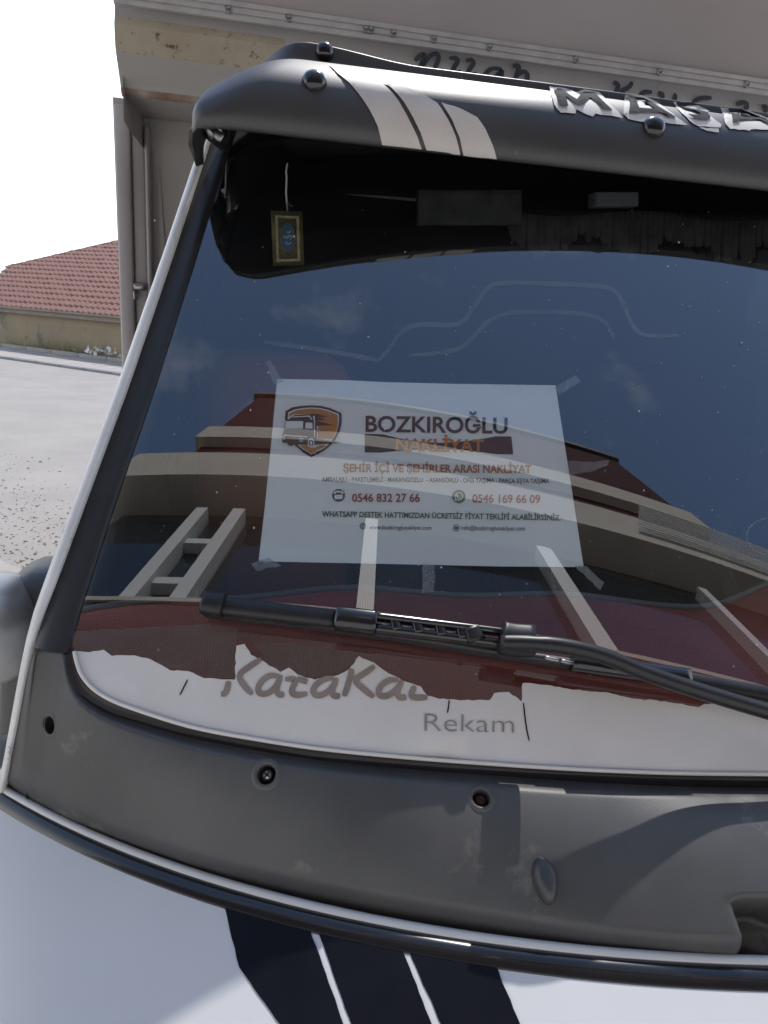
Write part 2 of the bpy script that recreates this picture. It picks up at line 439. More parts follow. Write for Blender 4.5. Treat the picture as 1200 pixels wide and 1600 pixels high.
for k in range(-7, 9): piece('kerb_stone', k*.7+.35, .10, .692, .19, ZR-.04, .004, CONC, fo, .012, .003)
for i in range(-9, 7):
    for j in range(9):
        piece('paver', i*.40+.2+(.2 if j % 2 else 0), .205+.2+j*.40, .392, .392, -.05, .002, PAVM, fo, .008, .003)
# far side of the road
fa = on_z(0, 560, ZR); fb = on_z(188, 587, ZR); FD = (fb-fa).normalized(); FN = Vector((-FD.y, FD.x, 0))
if FN.y < 0: FN = -FN
def HP(s, t, z): return fa + FD*s + FN*t + Vector((0, 0, z))
rotF = Matrix.Rotation(math.atan2(FD.y, FD.x), 3, 'Z')
wa = on_z(0, 533, .04); wt = (wa-fa).dot(FN)                     # wall distance behind the kerb
ZP = .03
fp = mesh('far_pavement', [HP(-30, .12, ZP), HP(20, .12, ZP), HP(20, wt+6, ZP), HP(-30, wt+6, ZP)], [(0, 1, 2, 3)], PAVM); struct(fp)
n_ = PAVM
for k in range(-16, 12):
    L0 = (on_z(66.5, 568, ZR)-fa).dot(FD)
    box('kerb_stone', HP(L0+k*.86+.43, .07, (ZR+ZP)/2-.01), (.845, .17, ZP-ZR+.06), KERBM, fp, .012, rotF, seg=1)
row = []
for i in range(-46, 50):
    for j in range(int((wt-.45)/.24)):
        row.append(boxv(HP(i*.245+(.12 if j % 2 else 0), .30+j*.24, ZP+.004+random.uniform(0, .006)), (.236, .231, .02), rotF))
o = bigmesh('paving', row, mat('far_pavers', (.46, .42, .38), .9, col2=(.36, .33, .30), vs=2.2), fp); o['kind'] = 'stuff'
for k in range(-9, 9):
    box('edging_stone', HP(k*1.1, wt-.36, ZP+.06), (1.08, .12, .12), CONC, fp, .01, rotF, seg=1)
# hill on the horizon, distance haze put into its blue-grey colour
hv, hf = [], []
rn = random.Random(3)
for i in range(40):
    x = -1400+i*60; h = 38+26*math.sin(i*.45+.6)+10*math.sin(i*1.7)
    hv += [(x, 1350, -2), (x, 1420, max(8, h))]
for i in range(39): hf.append((2*i, 2*i+2, 2*i+3, 2*i+1))
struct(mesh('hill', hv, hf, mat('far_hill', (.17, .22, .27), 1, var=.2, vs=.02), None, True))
# gravel swept up against the near kerb
gp = []
ico = []
bm = bmesh.new(); bmesh.ops.create_icosphere(bm, subdivisions=1, radius=1)
icv = [v.co.copy() for v in bm.verts]; icf = [tuple(v.index for v in f.verts) for f in bm.faces]; bm.free()
for k in range(3600):
    t = -abs(random.gauss(.05, .75)); s = random.uniform(-4.5, 3.2)
    if t > -.02: continue
    r = random.choice((.003, .004, .005, .005, .006, .007, .008, .011)) * random.uniform(.7, 1.3)
    c = FP(s, t, ZR + r*.35); q = (random.uniform(.8, 1.4), random.uniform(.8, 1.4), random.uniform(.5, .9))
    gp.append(([c+Vector((v.x*q[0]*r, v.y*q[1]*r, v.z*q[2]*r)) for v in icv], icf))
struct(bigmesh('gravel', gp, STONEM, None), 'stuff', 'loose grey gravel along the road edge by the kerb')

# ------------------------------------------------------------------ tiled house across the road
WALLM = mat('yellow_render', (.30, .245, .155), .95, col2=(.235, .20, .145), vs=1.1, bump=.2, bs=30, dirt=((.17, .15, .125), 1.7, .55))
TILEM = mat('clay_tile', (.31, .165, .13), .85, col2=(.24, .12, .095), vs=7, dirt=((.17, .09, .07), 3.0, .62))
FASC = mat('weathered_fascia', (.24, .205, .18), .9, var=.15, vs=4)
def ray_plane(x, y, p, n):
    d = ray(x, y); return CAM + d*((p-CAM).dot(n)/d.dot(n))
we0 = ray_plane(0, 473, HP(0, wt-.25, 0), FN); we1 = ray_plane(188, 483, HP(0, wt-.25, 0), FN)
ZE = (we0.z+we1.z)/2
house = thing('tiled_house', 'low yellow rendered house with red clay tile hip roof across the road', 'house', HP(0, wt, 0), math.atan2(FD.y, FD.x))
def HL(P):                                      # world -> house frame
    v = Vector(P)-HP(0, wt, 0); return Vector((v.dot(FD), v.dot(FN), P[2]))
RP = R(27)
rp_p = HP(0, wt-.25, ZE); rp_n = (Vector((0, 0, 1))*math.cos(RP) - FN*math.sin(RP))
hA = HL(ray_plane(17, 416, rp_p, rp_n)); hB = HL(ray_plane(189, 376, rp_p, rp_n)); hC = HL(ray_plane(0, 434, rp_p, rp_n))
dl = (hC-hA); sE = -.25
kk = (sE-hA.y)/dl.y; eL = hA + dl*kk            # left eave corner
hE = hA + (hB-hA)*1.35                          # hip goes on rising behind the truck body
eR = Vector((hE.x+7.5, sE, ZE)); eL.z = ZE
box('wall', ((eL.x+.3+eR.x)/2, 2.0, ZE/2-.03), (eR.x-eL.x-.6, 4.0, ZE-.02), WALLM, house)
box('fascia', ((eL.x+eR.x)/2, sE+.06, ZE-.10), (eR.x-eL.x, .05, .16), FASC, house)
box('gutter', ((eL.x+eR.x)/2, sE-.035, ZE-.035), (eR.x-eL.x, .09, .06), FASC, house, .015)
def RPt(x, yy, up=0):                            # roof plane point from plan coords
    return Vector((x, yy, ZE + (yy-sE)*math.tan(RP) + up))
top = [hA, hE, Vector((hE.x+7.5, hE.y, hE.z))]
rb = mesh('roof', [eL-Vector((0, 0, .03)), eR-Vector((0, 0, .03)), top[2]-Vector((0, 0, .03)), top[1]-Vector((0, 0, .03)), top[0]-Vector((0, 0, .03)),
                   Vector((eL.x, 4.3, ZE)), Vector((eR.x, 4.3, ZE))],
          [(0, 1, 2, 3, 4), (0, 4, 5), (4, 3, 2, 6, 5)], FASC, house)
outline = [(eL.x, eL.y), (eR.x, eR.y), (top[2].x, top[2].y), (top[1].x, top[1].y), (top[0].x, top[0].y)]
tp = []
TW, TL = .215, .31
j = 0; yy = sE-.06
cosr, sinr = math.cos(RP), math.sin(RP)
while yy < hE.y+.3:
    x = min(eL.x, hA.x)-.3
    while x < eR.x:
        if inside((x+TW/2, yy+TL*cosr*.5+.02), outline):
            vs = []
            dzr = random.uniform(-.006, .006)
            for q in range(2):
                for a in range(5):
                    px_ = x + TW*a/4*1.02
                    hump = .034*math.sin(math.pi*min(1, a/2.6)) if a < 3 else -.012*math.sin(math.pi*(a-2.6)/1.4)
                    l = q*TL*1.08
                    lift = .034*(1-q)+.006
                    y_ = yy + l*cosr; z_ = ZE + (y_-sE)*math.tan(RP) + (hump*.9+lift+dzr)/cosr
                    vs.append(Vector((px_, y_, z_)))
            for a in range(5):
                v = vs[a].copy(); v.z -= .035; vs.append(v)
            fs = [(a, a+1, a+6, a+5) for a in range(4)] + [(10+a, 11+a, a+1, a) for a in range(4)]
            tp.append((vs, fs))
        x += TW
    yy += TL*cosr; j += 1
o = bigmesh('roof_tiles', tp, TILEM, house); o['kind'] = 'stuff'
RIDGEM = mat('old_ridge_tile', (.20, .13, .115), .9, var=.2, vs=5)
for a, b in ((hA, hE), (eL, hA), (hE, top[2])):
    n = int((b-a).length/.36)
    for k in range(n):
        p = a.lerp(b, k/n); q = a.lerp(b, (k+1.12)/n)
        v, f = tubev([p+Vector((0, 0, .075)), q+Vector((0, 0, .055))], [.09, .115], 8)
        mesh('ridge_tile', v, f, RIDGEM, house, True)
# weeds and scraps at the foot of the wall
gv = []
for k in range(900):
    s = random.gauss(-.4, 1.6); b = HP(s, wt-random.uniform(.02, .28), ZP)
    if random.random() < .45: b = HP(random.uniform(-3, 6), wt-random.uniform(.02, .2), ZP)
    h = random.uniform(.05, .30)*(1.7 if abs(s+.6) < 1 else .7)
    d = Vector((random.uniform(-.3, .3), random.uniform(-.3, .1), 1)).normalized(); wv = Vector((random.uniform(-1, 1), random.uniform(-1, 1), 0)).normalized()*.007
    gv.append(([b-wv, b+wv, b+d*h], [(0, 1, 2)]))
struct(bigmesh('weeds', gv, mat('dry_weeds', (.17, .17, .07), .9, col2=(.28, .25, .13), vs=3)), 'stuff', 'dry weeds growing along the foot of the yellow wall')
gv = []
for (x, y, n) in ((142, 551, 26), (176, 555, 20)):
    c = on_z(x, y, ZP+.05)
    for k in range(n):
        p = c+Vector((random.gauss(0, .22), random.gauss(0, .1), random.uniform(-.03, .12)))
        a, b = (Vector((random.uniform(-1, 1), random.uniform(-1, 1), random.uniform(-1, 1))).normalized()*random.uniform(.03, .11) for _ in range(2))
        gv.append(([p, p+a, p+a+b, p+b], [(0, 1, 2, 3)]))
struct(bigmesh('litter', gv, mat('white_plastic_scraps', (.68, .68, .66), .6)), 'stuff', 'white plastic scraps blown against the house wall')

# ------------------------------------------------------------------ building behind the photographer (seen in the windscreen)
FY = -.78
SLAB = mat('beige_render', (.50, .46, .40), .9, var=.08, vs=2)
REDW = mat('dark_red_cladding', (.045, .004, .006), .8, spec=.1, var=.15, vs=2)
WFR = mat('white_window_frame', (.66, .66, .64), .5)
SHOPG = mat('dark_shop_glass', (.012, .018, .024), .06, spec=.6)
DKW = mat('brown_soffit', (.075, .06, .048), .8, var=.15, vs=1.5)
bl = thing('shop_building', 'red and beige building with white window frames mirrored in the windscreen', 'building', (1, FY, 0))
bo = Vector((1, FY, 0))
def bb(n, x0, x1, y0, y1, z0, z1, m, bev=0): return box(n, ((x0+x1)/2, (y0+y1)/2, (z0+z1)/2), (x1-x0, y1-y0, z1-z0), m, bl, bev, None, bo)
bb('wall', -3.0, 12, FY-4, FY-.35, -.1, 6.2, DKW)
bb('bounce_wall', -3.6, 12.4, FY-.34, FY+.05, -.1, 1.88, mat('white_bounce', (.74, .73, .70), .9, var=.05, vs=2))  # white wall added below the mirrored part to bounce sunlight onto paper and cowl
bb('soffit_wall', -3.0, 12, FY-4, FY-.25, 6.2, 6.5, DKW)
bb('slab', -3.15, 12.2, FY-4, FY+.12, 6.5, 7.35, SLAB)
bb('upper_wall', -2.75, 5.3, FY-4, FY-.10, 7.35, 8.6, REDW)
bb('slab', -2.85, 5.4, FY-4, FY+.02, 8.6, 9.25, SLAB)
bb('parapet', -2.75, 5.3, FY-4, FY-.06, 9.25, 12.3, REDW)
bb('coping', -2.85, 5.4, FY-4, FY+.0, 12.3, 12.55, mat('dark_coping', (.03, .025, .03), .6))
for x0, x1 in ((-2.95, -1.98), (-1.83, -1.57), (-1.42, -.16), (-.02, 1.66), (1.86, 3.62), (3.76, 5.6), (5.74, 8), (8.14, 11.9)):
    bb('shop_window', x0, x1, FY-.24, FY-.20, 1.9, 6.18, SHOPG)
for x, wd in ((-3.0, .12), (-1.91, .13), (-1.50, .13), (-.09, .13), (1.76, .17), (3.69, .12), (5.67, .13), (8.07, .13)):
    bb('column', x-wd/2, x+wd/2, FY-.22, FY-.08, 1.9, 6.19, WFR)
for z in (4.72, 5.45): bb('transom', -1.84, -1.57, FY-.20, FY-.12, z, z+.10, WFR)
bb('awning', -3.6, 12.5, FY-.3, FY-.02, 1.9, 4.22, mat('brown_red_awning', (.02, .006, .006), .7, var=.2, vs=2))
bb('awning_trim', -3.62, 12.52, FY-.3, FY-.005, 4.22, 4.27, SLAB)
for k in range(13):
    bb('awning_pole', 3.1+k*.02, 5.6+k*.03, FY+.14+k*.012, FY+.15+k*.012, 6.72+k*.042, 6.74+k*.042, WFR)
# ================================================================== THE TRUCK
truck = thing('moving_truck', 'white light truck with black striped hood, black roof visor and grey cargo body', 'truck', O, PSI)
# --- windscreen
UE = [(1.10, .735), (1.20, .722), (1.319, .706), (1.403, .686), (1.513, .657), (1.65, .625), (1.795, .593), (1.90, .568)]
def ue(z):
    for (a, b), (c, d) in zip(UE, UE[1:]):
        if z <= c: return b+(d-b)*(z-a)/(c-a)
    return UE[-1][1]
ZB = [(0, 1.257), (.134, 1.257), (.263, 1.259), (.365, 1.260), (.494, 1.261), (.595, 1.267), (.647, 1.273), (.675, 1.280), (.687, 1.286), (.695, 1.295), (.72, 1.31)]
def zbot(u):
    u = abs(u)
    for (a, b), (c, d) in zip(ZB, ZB[1:]):
        if u <= c: return b+(d-b)*(u-a)/(c-a)
    return ZB[-1][1]
rows = []
for i in range(33):
    r_ = []
    for k in range(81):
        s = -1+2*k/80; z0 = zbot(s*.70); z = z0+(1.875-z0)*i/32; r_.append(Vector((s*ue(z), gw(s*ue(z), z), z)))
    rows.append(r_)
ws = gridmesh('windshield', rows, GLASS, truck, True)
def sidepath(z, du, dw, sgn=-1):
    u = ue(z)+du; return Vector((sgn*u, gw(u, z)+dw, z))
zs = [1.306+(1.875-1.306)*i/24 for i in range(25)]
for sg in (-1, 1):
    gridmesh('seal', [[sidepath(z, a, b, sg) for a, b in ((-.007, .006), (-.005, -.003), (.003, -.005), (.014, -.005), (.023, -.001), (.026, .01))] for z in zs], RUBBER, ws, True, sg < 0)
def topedge(u): return Vector((u, gw(u, 1.862)-.006, 1.862))
tube('seal', [Vector((u/30*.575, gw(u/30*.575, 1.866)-.002, 1.866)) for u in range(-30, 31)], .012, RUBBER, ws)
# --- A pillars running down into the wings
zp = [1.0+(1.868-1.0)*i/40 for i in range(41)]
def pil(z, sg):
    f = max(0, 1.42-z)**2*12.5                     # leans outwards at the wing
    out = []
    for a, b in ((.019, .030), (.021, .002), (.024, -.004), (.028, -.002), (.031, .005), (.033, .014), (.035, .030), (.037, .06), (.038, .10), (.037, .13)):
        u = ue(z)+a*(1-.25*min(1, f))+.027*f; zz = 1.31+.5*((z-1.31)+math.sqrt((z-1.31)**2+.002)); w = gw(ue(z), zz)-.011+b+.012*f
        out.append(Vector((sg*u, w, z)))
    return out
pillars = []
for sg in (-1, 1):
    pillars.append(gridmesh('pillar', [pil(z, sg) for z in zp], WHITE_OLD, truck, True, sg < 0))
# --- hood
def we(u): return -.2198+.376*u*u+.197*u**4
def zh(u): return 1.200-.067*u*u
us = [-.84+1.68*k/84 for k in range(85)]
def hoodp(u, s, dz=0):                           # s metres forward of the rear edge
    bulge = -.012*sm(-.21, -.17, u)*sm(.21, .17, u)*(1-sm(.0, .10, s)) if False else 0
    L_ = .44-.16*u*u
    q = s/L_
    z = zh(u) - .33*s - .17*max(0, q-.45)**2*L_*2.2 + dz
    z -= .10*max(0, (abs(u)-.66)/.18)**2*sm(.05, .3, s)
    return Vector((u, we(u)-s, z))
notch = lambda u: .014*sm(.20, .165, abs(u))
rows = []
for i in range(22):
    t = i/21; r = []
    for u in us:
        L_ = .44-.16*u*u; s = .010+notch(u)*.6+(L_-.010)*t; r.append(hoodp(u, s))
    rows.append(r)
lastrow = rows[-1]
for k, (dw, dz) in enumerate(((-.025, -.02), (-.045, -.06), (-.055, -.12), (-.05, -.24))):
    rows.append([p+Vector((0, dw, dz)) for p in lastrow])
hood = gridmesh('hood', rows, WHITE, truck, True)
rearlip = [hoodp(u, notch(u), -.001) for u in us if abs(u) < .835]
v, f = tubev(rearlip, .0042, 10); mesh('rear_lip', v, f, WHITE, hood, True)
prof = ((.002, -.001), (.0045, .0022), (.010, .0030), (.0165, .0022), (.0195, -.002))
gridmesh('dark_crease_band', [[hoodp(u, a+notch(u)*(1 if a < .012 else .6), b) for a, b in prof] for u in us if abs(u) < .83], GLOSSB, hood, True, True)  # black strip standing in for the dark reflection along the hood's rear crease
hb = caster(bvh_of(hood), .0008)
def hput(x, y):
    for k in range(14):
        p = hb(x, y+3*k)
        if p is not None: return p
    return None
stripes = [[(334, 1383), (350, 1386), (466, 1403), (500, 1494), (538, 1604), (440, 1604), (374, 1512), (352, 1420)],
           [(480, 1405), (540, 1417), (606, 1436), (640, 1512), (676, 1604), (550, 1604), (515, 1505)],
           [(620, 1439), (690, 1455), (756, 1471), (768, 1493), (814, 1604), (690, 1604), (650, 1512)]]
def ext(po, n=2):                               # carry the stripe on over the nose, beyond the picture's lower edge
    return po
for po in stripes:
    st = decal('stripe', ragged(po, .8, 14, 5), hput, VINYLB, hood, 26)
def stripe_front(pa, pb):
    a, b = hput(*pa), hput(*pb)
    r = []
    for k in range(12):
        s = k/11*.20
        r.append([Vector((q.x-.12*s, q.y-s, 0)) for q in (a, a.lerp(b, .33), a.lerp(b, .66), b)])
    t = bvh_of(hood)
    R2 = []
    for q in r:
        rr = []
        for p in q:
            h = t.ray_cast(Vector((p.x, p.y, 2)), Vector((0, 0, -1)))
            rr.append((h[0]+h[1]*.0008) if h[0] is not None and h[0].z > .9 else None)
        if all(x is not None for x in rr): R2.append(rr)
    if len(R2) > 1: gridmesh('stripe', R2, VINYLB, hood, True)
for a, b in (((440, 1603), (538, 1603)), ((550, 1603), (676, 1603)), ((690, 1603), (814, 1603))): stripe_front(a, b)
# --- nose, wings, bumper, wheels
nose = rows[-1]; rows_nose = nose
fr = [nose, [Vector((p.x*1.02, p.y-.01, .62)) for p in nose], [Vector((p.x*1.0, p.y+.02, .5)) for p in nose]]
fas = gridmesh('front_panel', fr, WHITE, truck, True)
gr = [[Vector((u/20*.5, 0, 0)) for u in range(-20, 21)]]
def nosew(u):
    L_ = .44-.16*u*u; return we(u)-L_-.05
for k in range(5):
    z = .70+k*.045
    tube('grille_bar', [Vector((u/20*.42, nosew(u/20*.42)-.012, z)) for u in range(-20, 21)], .012, BLACKP, fas)
for sg in (-1, 1):
    v = [Vector((sg*(.50+.24*a/6), nosew(.50+.24*a/6)-.02+.012*(a/6)**2, .70+.19*b/4)) for b in range(5) for a in range(7)]
    rows_ = [v[i*7:(i+1)*7] for i in range(5)]
    solid(gridmesh('headlight', rows_, mat('lamp_lens', (.55, .57, .58), .08, coat=.6), fas, True, sg < 0), .02)
gridmesh('bumper', [[Vector((p.x*k, p.y-o_, z)) for p in nose] for k, o_, z in ((1.0, -.02, .62), (1.03, .06, .60), (1.03, .07, .45), (1.0, .03, .36), (1, -.05, .36))], BLACKP, truck, True)
for sg in (-1, 1):
    rw = []
    for i in range(14):
        w = .16+1.14*i/13; f = sm(.0, .35, w)
        rw.append([Vector((sg*(.765+.0*f), w, 1.16)), Vector((sg*(.825+.015*f), w-.02*(1-f), 1.06)), Vector((sg*(.86+.03*f), w, .95)), Vector((sg*(.89+.02*f), w, .75)), Vector((sg*(.88+.03*f), w, .42))])
    door = gridmesh('door', rw, WHITE, truck, True, sg > 0)
    wc = [(Vector((sg*.768, .19, 1.155)), .19)]
    Lw = .44-.16*.84*.84
    for k in range(10):
        q = hoodp(sg*.84, Lw*k/9); wc.append((q, q.y))
    q = rows_nose[-1] if sg > 0 else rows_nose[0]; wc.append((q.copy(), q.y-.01))
    gridmesh('wing', [[p+Vector((sg*-.004, 0, .0)), p+Vector((sg*.012, 0, -.012)), Vector((sg*.872, y_, min(1.02, p.z-.06))), Vector((sg*.89, y_, .80)), Vector((sg*.885, y_, .45))] for p, y_ in wc], WHITE, truck, True, sg < 0)
    # door window frame and pane
    top_ = [Vector((sg*(ue(1.86)+.022), w, 1.85)) for w in (.66, 1.28)]
    low_ = [Vector((sg*.755, w, 1.17)) for w in (.24, 1.28)]
    pane = mesh('window', [low_[0], low_[1], top_[1], top_[0]], [(0, 1, 2, 3)], SIDEGL, door)
    tube('window_frame', [low_[0], top_[0], top_[1], low_[1]], .016, RUBBER, door)
    # inside trim of the door
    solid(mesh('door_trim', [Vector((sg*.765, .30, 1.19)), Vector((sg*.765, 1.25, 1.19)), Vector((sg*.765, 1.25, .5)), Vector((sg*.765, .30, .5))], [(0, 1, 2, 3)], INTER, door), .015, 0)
def wheel(u, w):
    wh = lathe('wheel', [(.20, -.09), (.29, -.10), (.325, -.075), (.335, 0), (.325, .075), (.29, .10), (.20, .09)], (u, w, .335), (1, 0, 0), RUBBER, truck, 32)
    lathe('rim', [(.0, .05), (.10, .06), (.17, .02), (.20, .085), (.205, .08), (.205, -.085), (.2, -.085), (.17, -.02), (.1, -.06), (0, -.05)], (u, w, .335), (1, 0, 0), SILVER, wh, 24)
for u in (-.76, .76): wheel(u, .12); wheel(u, 3.35)
# --- roof and cab shell
rr = []
for i in range(12):
    t = i/11; w = .50+.82*t; zt = 1.885+.035*math.sin(t*math.pi*.6)
    rr.append([Vector((u*(ue(1.88)+.045), w+(BB*(u*.6)**2)*(1-t), zt-.05*abs(u)**3.2 - (.03 if abs(u) > .99 else 0))) for u in [-1+2*k/24 for k in range(25)]])
roof = solid(gridmesh('roof', rr, WHITE, truck, True, True), .012, 1)
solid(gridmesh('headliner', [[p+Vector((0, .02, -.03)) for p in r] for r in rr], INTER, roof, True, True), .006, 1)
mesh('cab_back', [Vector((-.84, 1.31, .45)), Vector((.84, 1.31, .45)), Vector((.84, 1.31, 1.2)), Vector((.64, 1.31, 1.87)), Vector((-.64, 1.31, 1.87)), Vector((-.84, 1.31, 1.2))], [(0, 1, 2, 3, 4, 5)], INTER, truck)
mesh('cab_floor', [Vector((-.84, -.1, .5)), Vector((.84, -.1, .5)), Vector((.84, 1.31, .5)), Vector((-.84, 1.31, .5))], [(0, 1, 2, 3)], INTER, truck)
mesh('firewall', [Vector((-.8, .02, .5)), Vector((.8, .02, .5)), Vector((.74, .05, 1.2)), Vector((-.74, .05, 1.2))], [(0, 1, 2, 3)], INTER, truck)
# --- dashboard with red carpet
def dash_back(u):
    return .285-.10*abs(u+.42)**1.6*2.0 if u > -.42 else .285-.62*abs(u+.42)**2
dr = []
for k in range(61):
    u = -.735+1.47*k/60
    un = u if u < .1 else .2-u
    wb = max(.10, dash_back(u) if u < .02 else dash_back(.02)+.12*sm(.02, .3, u))
    wf = gw(u, 1.255)+.022+.07*sm(.655, .70, abs(u))
    col = []
    for t, z in ((0, 1.232), (.25, 1.247), (.5, 1.256), (.75, 1.262), (.93, 1.266), (1.0, 1.262)):
        col.append(Vector((u, wf+(wb-wf)*t, z+.004*math.sin(u*23+t*5))))
    dr.append(col)
dash = gridmesh('dashboard', dr, CARPET, truck, True, True)
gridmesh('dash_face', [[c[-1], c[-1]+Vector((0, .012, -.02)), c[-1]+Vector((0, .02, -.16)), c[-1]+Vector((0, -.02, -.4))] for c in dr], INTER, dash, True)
tube('dash_edge', [c[-1]+Vector((0, .004, .002)) for c in dr], .004, INTGREY, dash)
# --- seats, wheel, inside fittings
def seat(u0, u1, m, dw=0):
    c = (u0+u1)/2; w_ = u1-u0
    st = box('seat', (c, .86+dw, .86), (w_, .52, .18), m, truck, .06, seg=3)
    box('backrest', (c, 1.10+dw, 1.21), (w_, .16, .62), m, st, .07, Matrix.Rotation(R(-9), 3, 'X'), seg=4)
    if m is not REDLEA: box('headrest', (c, 1.17+dw, 1.60), (w_*.5, .10, .17), m, st, .045, seg=3)
seat(-.655, -.36, REDLEA, -.26); seat(-.34, .06, INTER); seat(.22, .72, INTER)
sw = lathe('steering_wheel', [(.195+.014*math.cos(a*math.pi/4), .014*math.sin(a*math.pi/4)) for a in range(9)], (.46, .50, 1.19), (0, -.62, .78), RUBBER, truck, 40)
tube('spoke', [Vector((.28, .50, 1.19)), Vector((.46, .51, 1.17)), Vector((.64, .50, 1.19))], .012, INTER, sw)
tube('column', [Vector((.46, .51, 1.17)), Vector((.46, .28, 1.06))], .03, INTER, sw)
def inr(x0, y0, x1, y1, w, m, name, th=.012, wob=0):
    a, b, c, d = on_w(x0, y0, w), on_w(x1, y0, w), on_w(x1, y1, w), on_w(x0, y1, w)
    rows_ = []
    for i in range(7):
        r_ = []
        for k in range(25):
            p = a.lerp(b, k/24).lerp(d.lerp(c, k/24), i/6); p.y += wob*math.sin(k*1.3+i)*.01; r_.append(p)
        rows_.append(r_)
    return solid(gridmesh(name, rows_, m, truck, True), th, 0)
inr(652, 298, 812, 352, .64, FABRIC, 'sun_visor', .02)
inr(925, 302, 990, 324, .62, INTGREY, 'roof_console', .03)
# tasselled curtain across the cab
curtain = tube('curtain_rail', [on_w(790, 329, .725), on_w(1100, 338, .725), on_w(1440, 350, .725)], .006, INTER, truck)
for k in range(70):
    x = 800+k*9; h = 362+14*math.sin(k*.37)+random.uniform(-8, 10) + max(0, (k-8))*.35
    a, b = on_w(x, 330+6*math.sin(k*.21)+k*.25, .72), on_w(x+random.uniform(-4, 4), h+20, .72)
    tube('tassel', [a, a.lerp(b, .5)+Vector((0, .006, 0)), b], [.006, .009, .005], FABRIC, curtain, 5)
# --- cowl panel between windscreen and hood
def Gc(x, y): return G(x, y, .004)
Tpx = [(4, 1196), (8, 1172), (22, 1115), (40, 1058), (58, 1006), (66, 999), (82, 997), (98, 999), (105, 1008), (108, 1030), (113, 1052), (126, 1076), (150, 1096), (200, 1117), (300, 1146), (400, 1166), (500, 1181), (630, 1195), (760, 1205), (880, 1214), (960, 1219), (1080, 1224), (1200, 1226)]
Bpx = [(4, 1214), (9, 1226), (16, 1234), (24, 1241), (33, 1247), (40, 1252), (47, 1256), (55, 1260), (64, 1265), (76, 1271), (92, 1279), (115, 1290), (150, 1303), (215, 1329), (310, 1362), (400, 1387), (500, 1412), (630, 1441), (760, 1466), (880, 1486), (960, 1498), (1080, 1510), (1200, 1514)]
def hedge(x, y):                                 # on the hood's rear edge height
    z = 1.19
    for _ in range(6):
        p = on_lz(x, y, z); z = zh(p.x)+.002
    return on_lz(x, y, z)
def tcw(x, y):
    if x < 58:                                   # wing of the cowl leans back towards the fender
        w = .075+(.112-.075)*sm(1006, 1196, y); return on_w(x, y, w)
    return Gc(x, y)
Bpx = [(x, y-8*sm(300, 900, x)) for x, y in Bpx]
Tc = [tcw(*q) for q in Tpx]; Bc = [hedge(*q) for q in Bpx]
NCOL = 290
def param(pts, n):                               # same parameter for both curves, by index
    return catmull(pts, n)
TT_, BT_ = param(Tc, NCOL), param(Bc, NCOL)
# carry on to the centre line, then mirror
kx = 24
t0, b0 = TT_[-1], BT_[-1]
for k in range(1, kx+1):
    s = k/kx
    u = t0.x*(1-s); TT_.append(Vector((u, t0.y-.004*s, t0.z-.001*s)))
    u = b0.x*(1-s); BT_.append(Vector((u, we(u)-.012, zh(u)+.002)))
NV = 48
def cowl_pt(i, v):
    a, b = TT_[i], BT_[i]
    p = a.lerp(b, v)
    n = Vector((0, -.58, .81))
    ln = (b-a).length
    s = v*ln
    h = .009*math.sin(math.pi*v)**.8 * min(1, ln/.09)
    lead = i/len(TT_)
    h -= .012*(1-sm(0, .016, s)) - .004           # rolls down to the glass
    h -= .016*sm(.88, 1.0, v)                     # rolls under the hood
    u = p.x
    h += .008*sm(-.285, -.19, u)*sm(.0, .3, v)*(1-sm(.93, 1.0, v))         # raised centre
    vent = sm(-.225, -.205, u)*sm(.70, .735, v)
    h -= .045*vent
    edge = sm(0, 17, i)                            # outer edge of the wing turns back
    h -= .02*(1-edge)
    return p + n*h
rows = []
nL = len(TT_)
for j in range(NV+1):
    v = (j/NV)
    left = [cowl_pt(i, v) for i in range(nL)]
    rows.append(left+[mir(p) for p in left[:-1][::-1]])
cowl = gridmesh('cowl_panel', rows, COWLP, truck, True)
cc = caster(bvh_of(cowl), 0)
# screw pockets: real openings cut through the panel, each with its cup
def cut(x, y, r, depth, rim=True):
    d = dir_loc(ray(x, y)); t = bvh_of(cowl); h = t.ray_cast(CL, d); p, n = h[0], h[1]
    if n.dot(d) > 0: n = -n
    bm = bmesh.new(); bm.from_mesh(cowl.data); bm.verts.ensure_lookup_table()
    # push vertices near the rim onto the circle, drop the faces inside
    for vv in bm.verts:
        q = vv.co-p; q2 = q - n*q.dot(n)
        if q.length < r*3 and r*.72 < q2.length < r*1.45: vv.co = p + n*q.dot(n) + q2.normalized()*r
    kill = []
    for ff in bm.faces:
        c = ff.calc_center_median()-p
        if c.length < r*2 and (c-n*c.dot(n)).length < r*.93: kill.append(ff)
    bmesh.ops.delete(bm, geom=kill, context='FACES'); bm.to_mesh(cowl.data); bm.free()
    return p, n
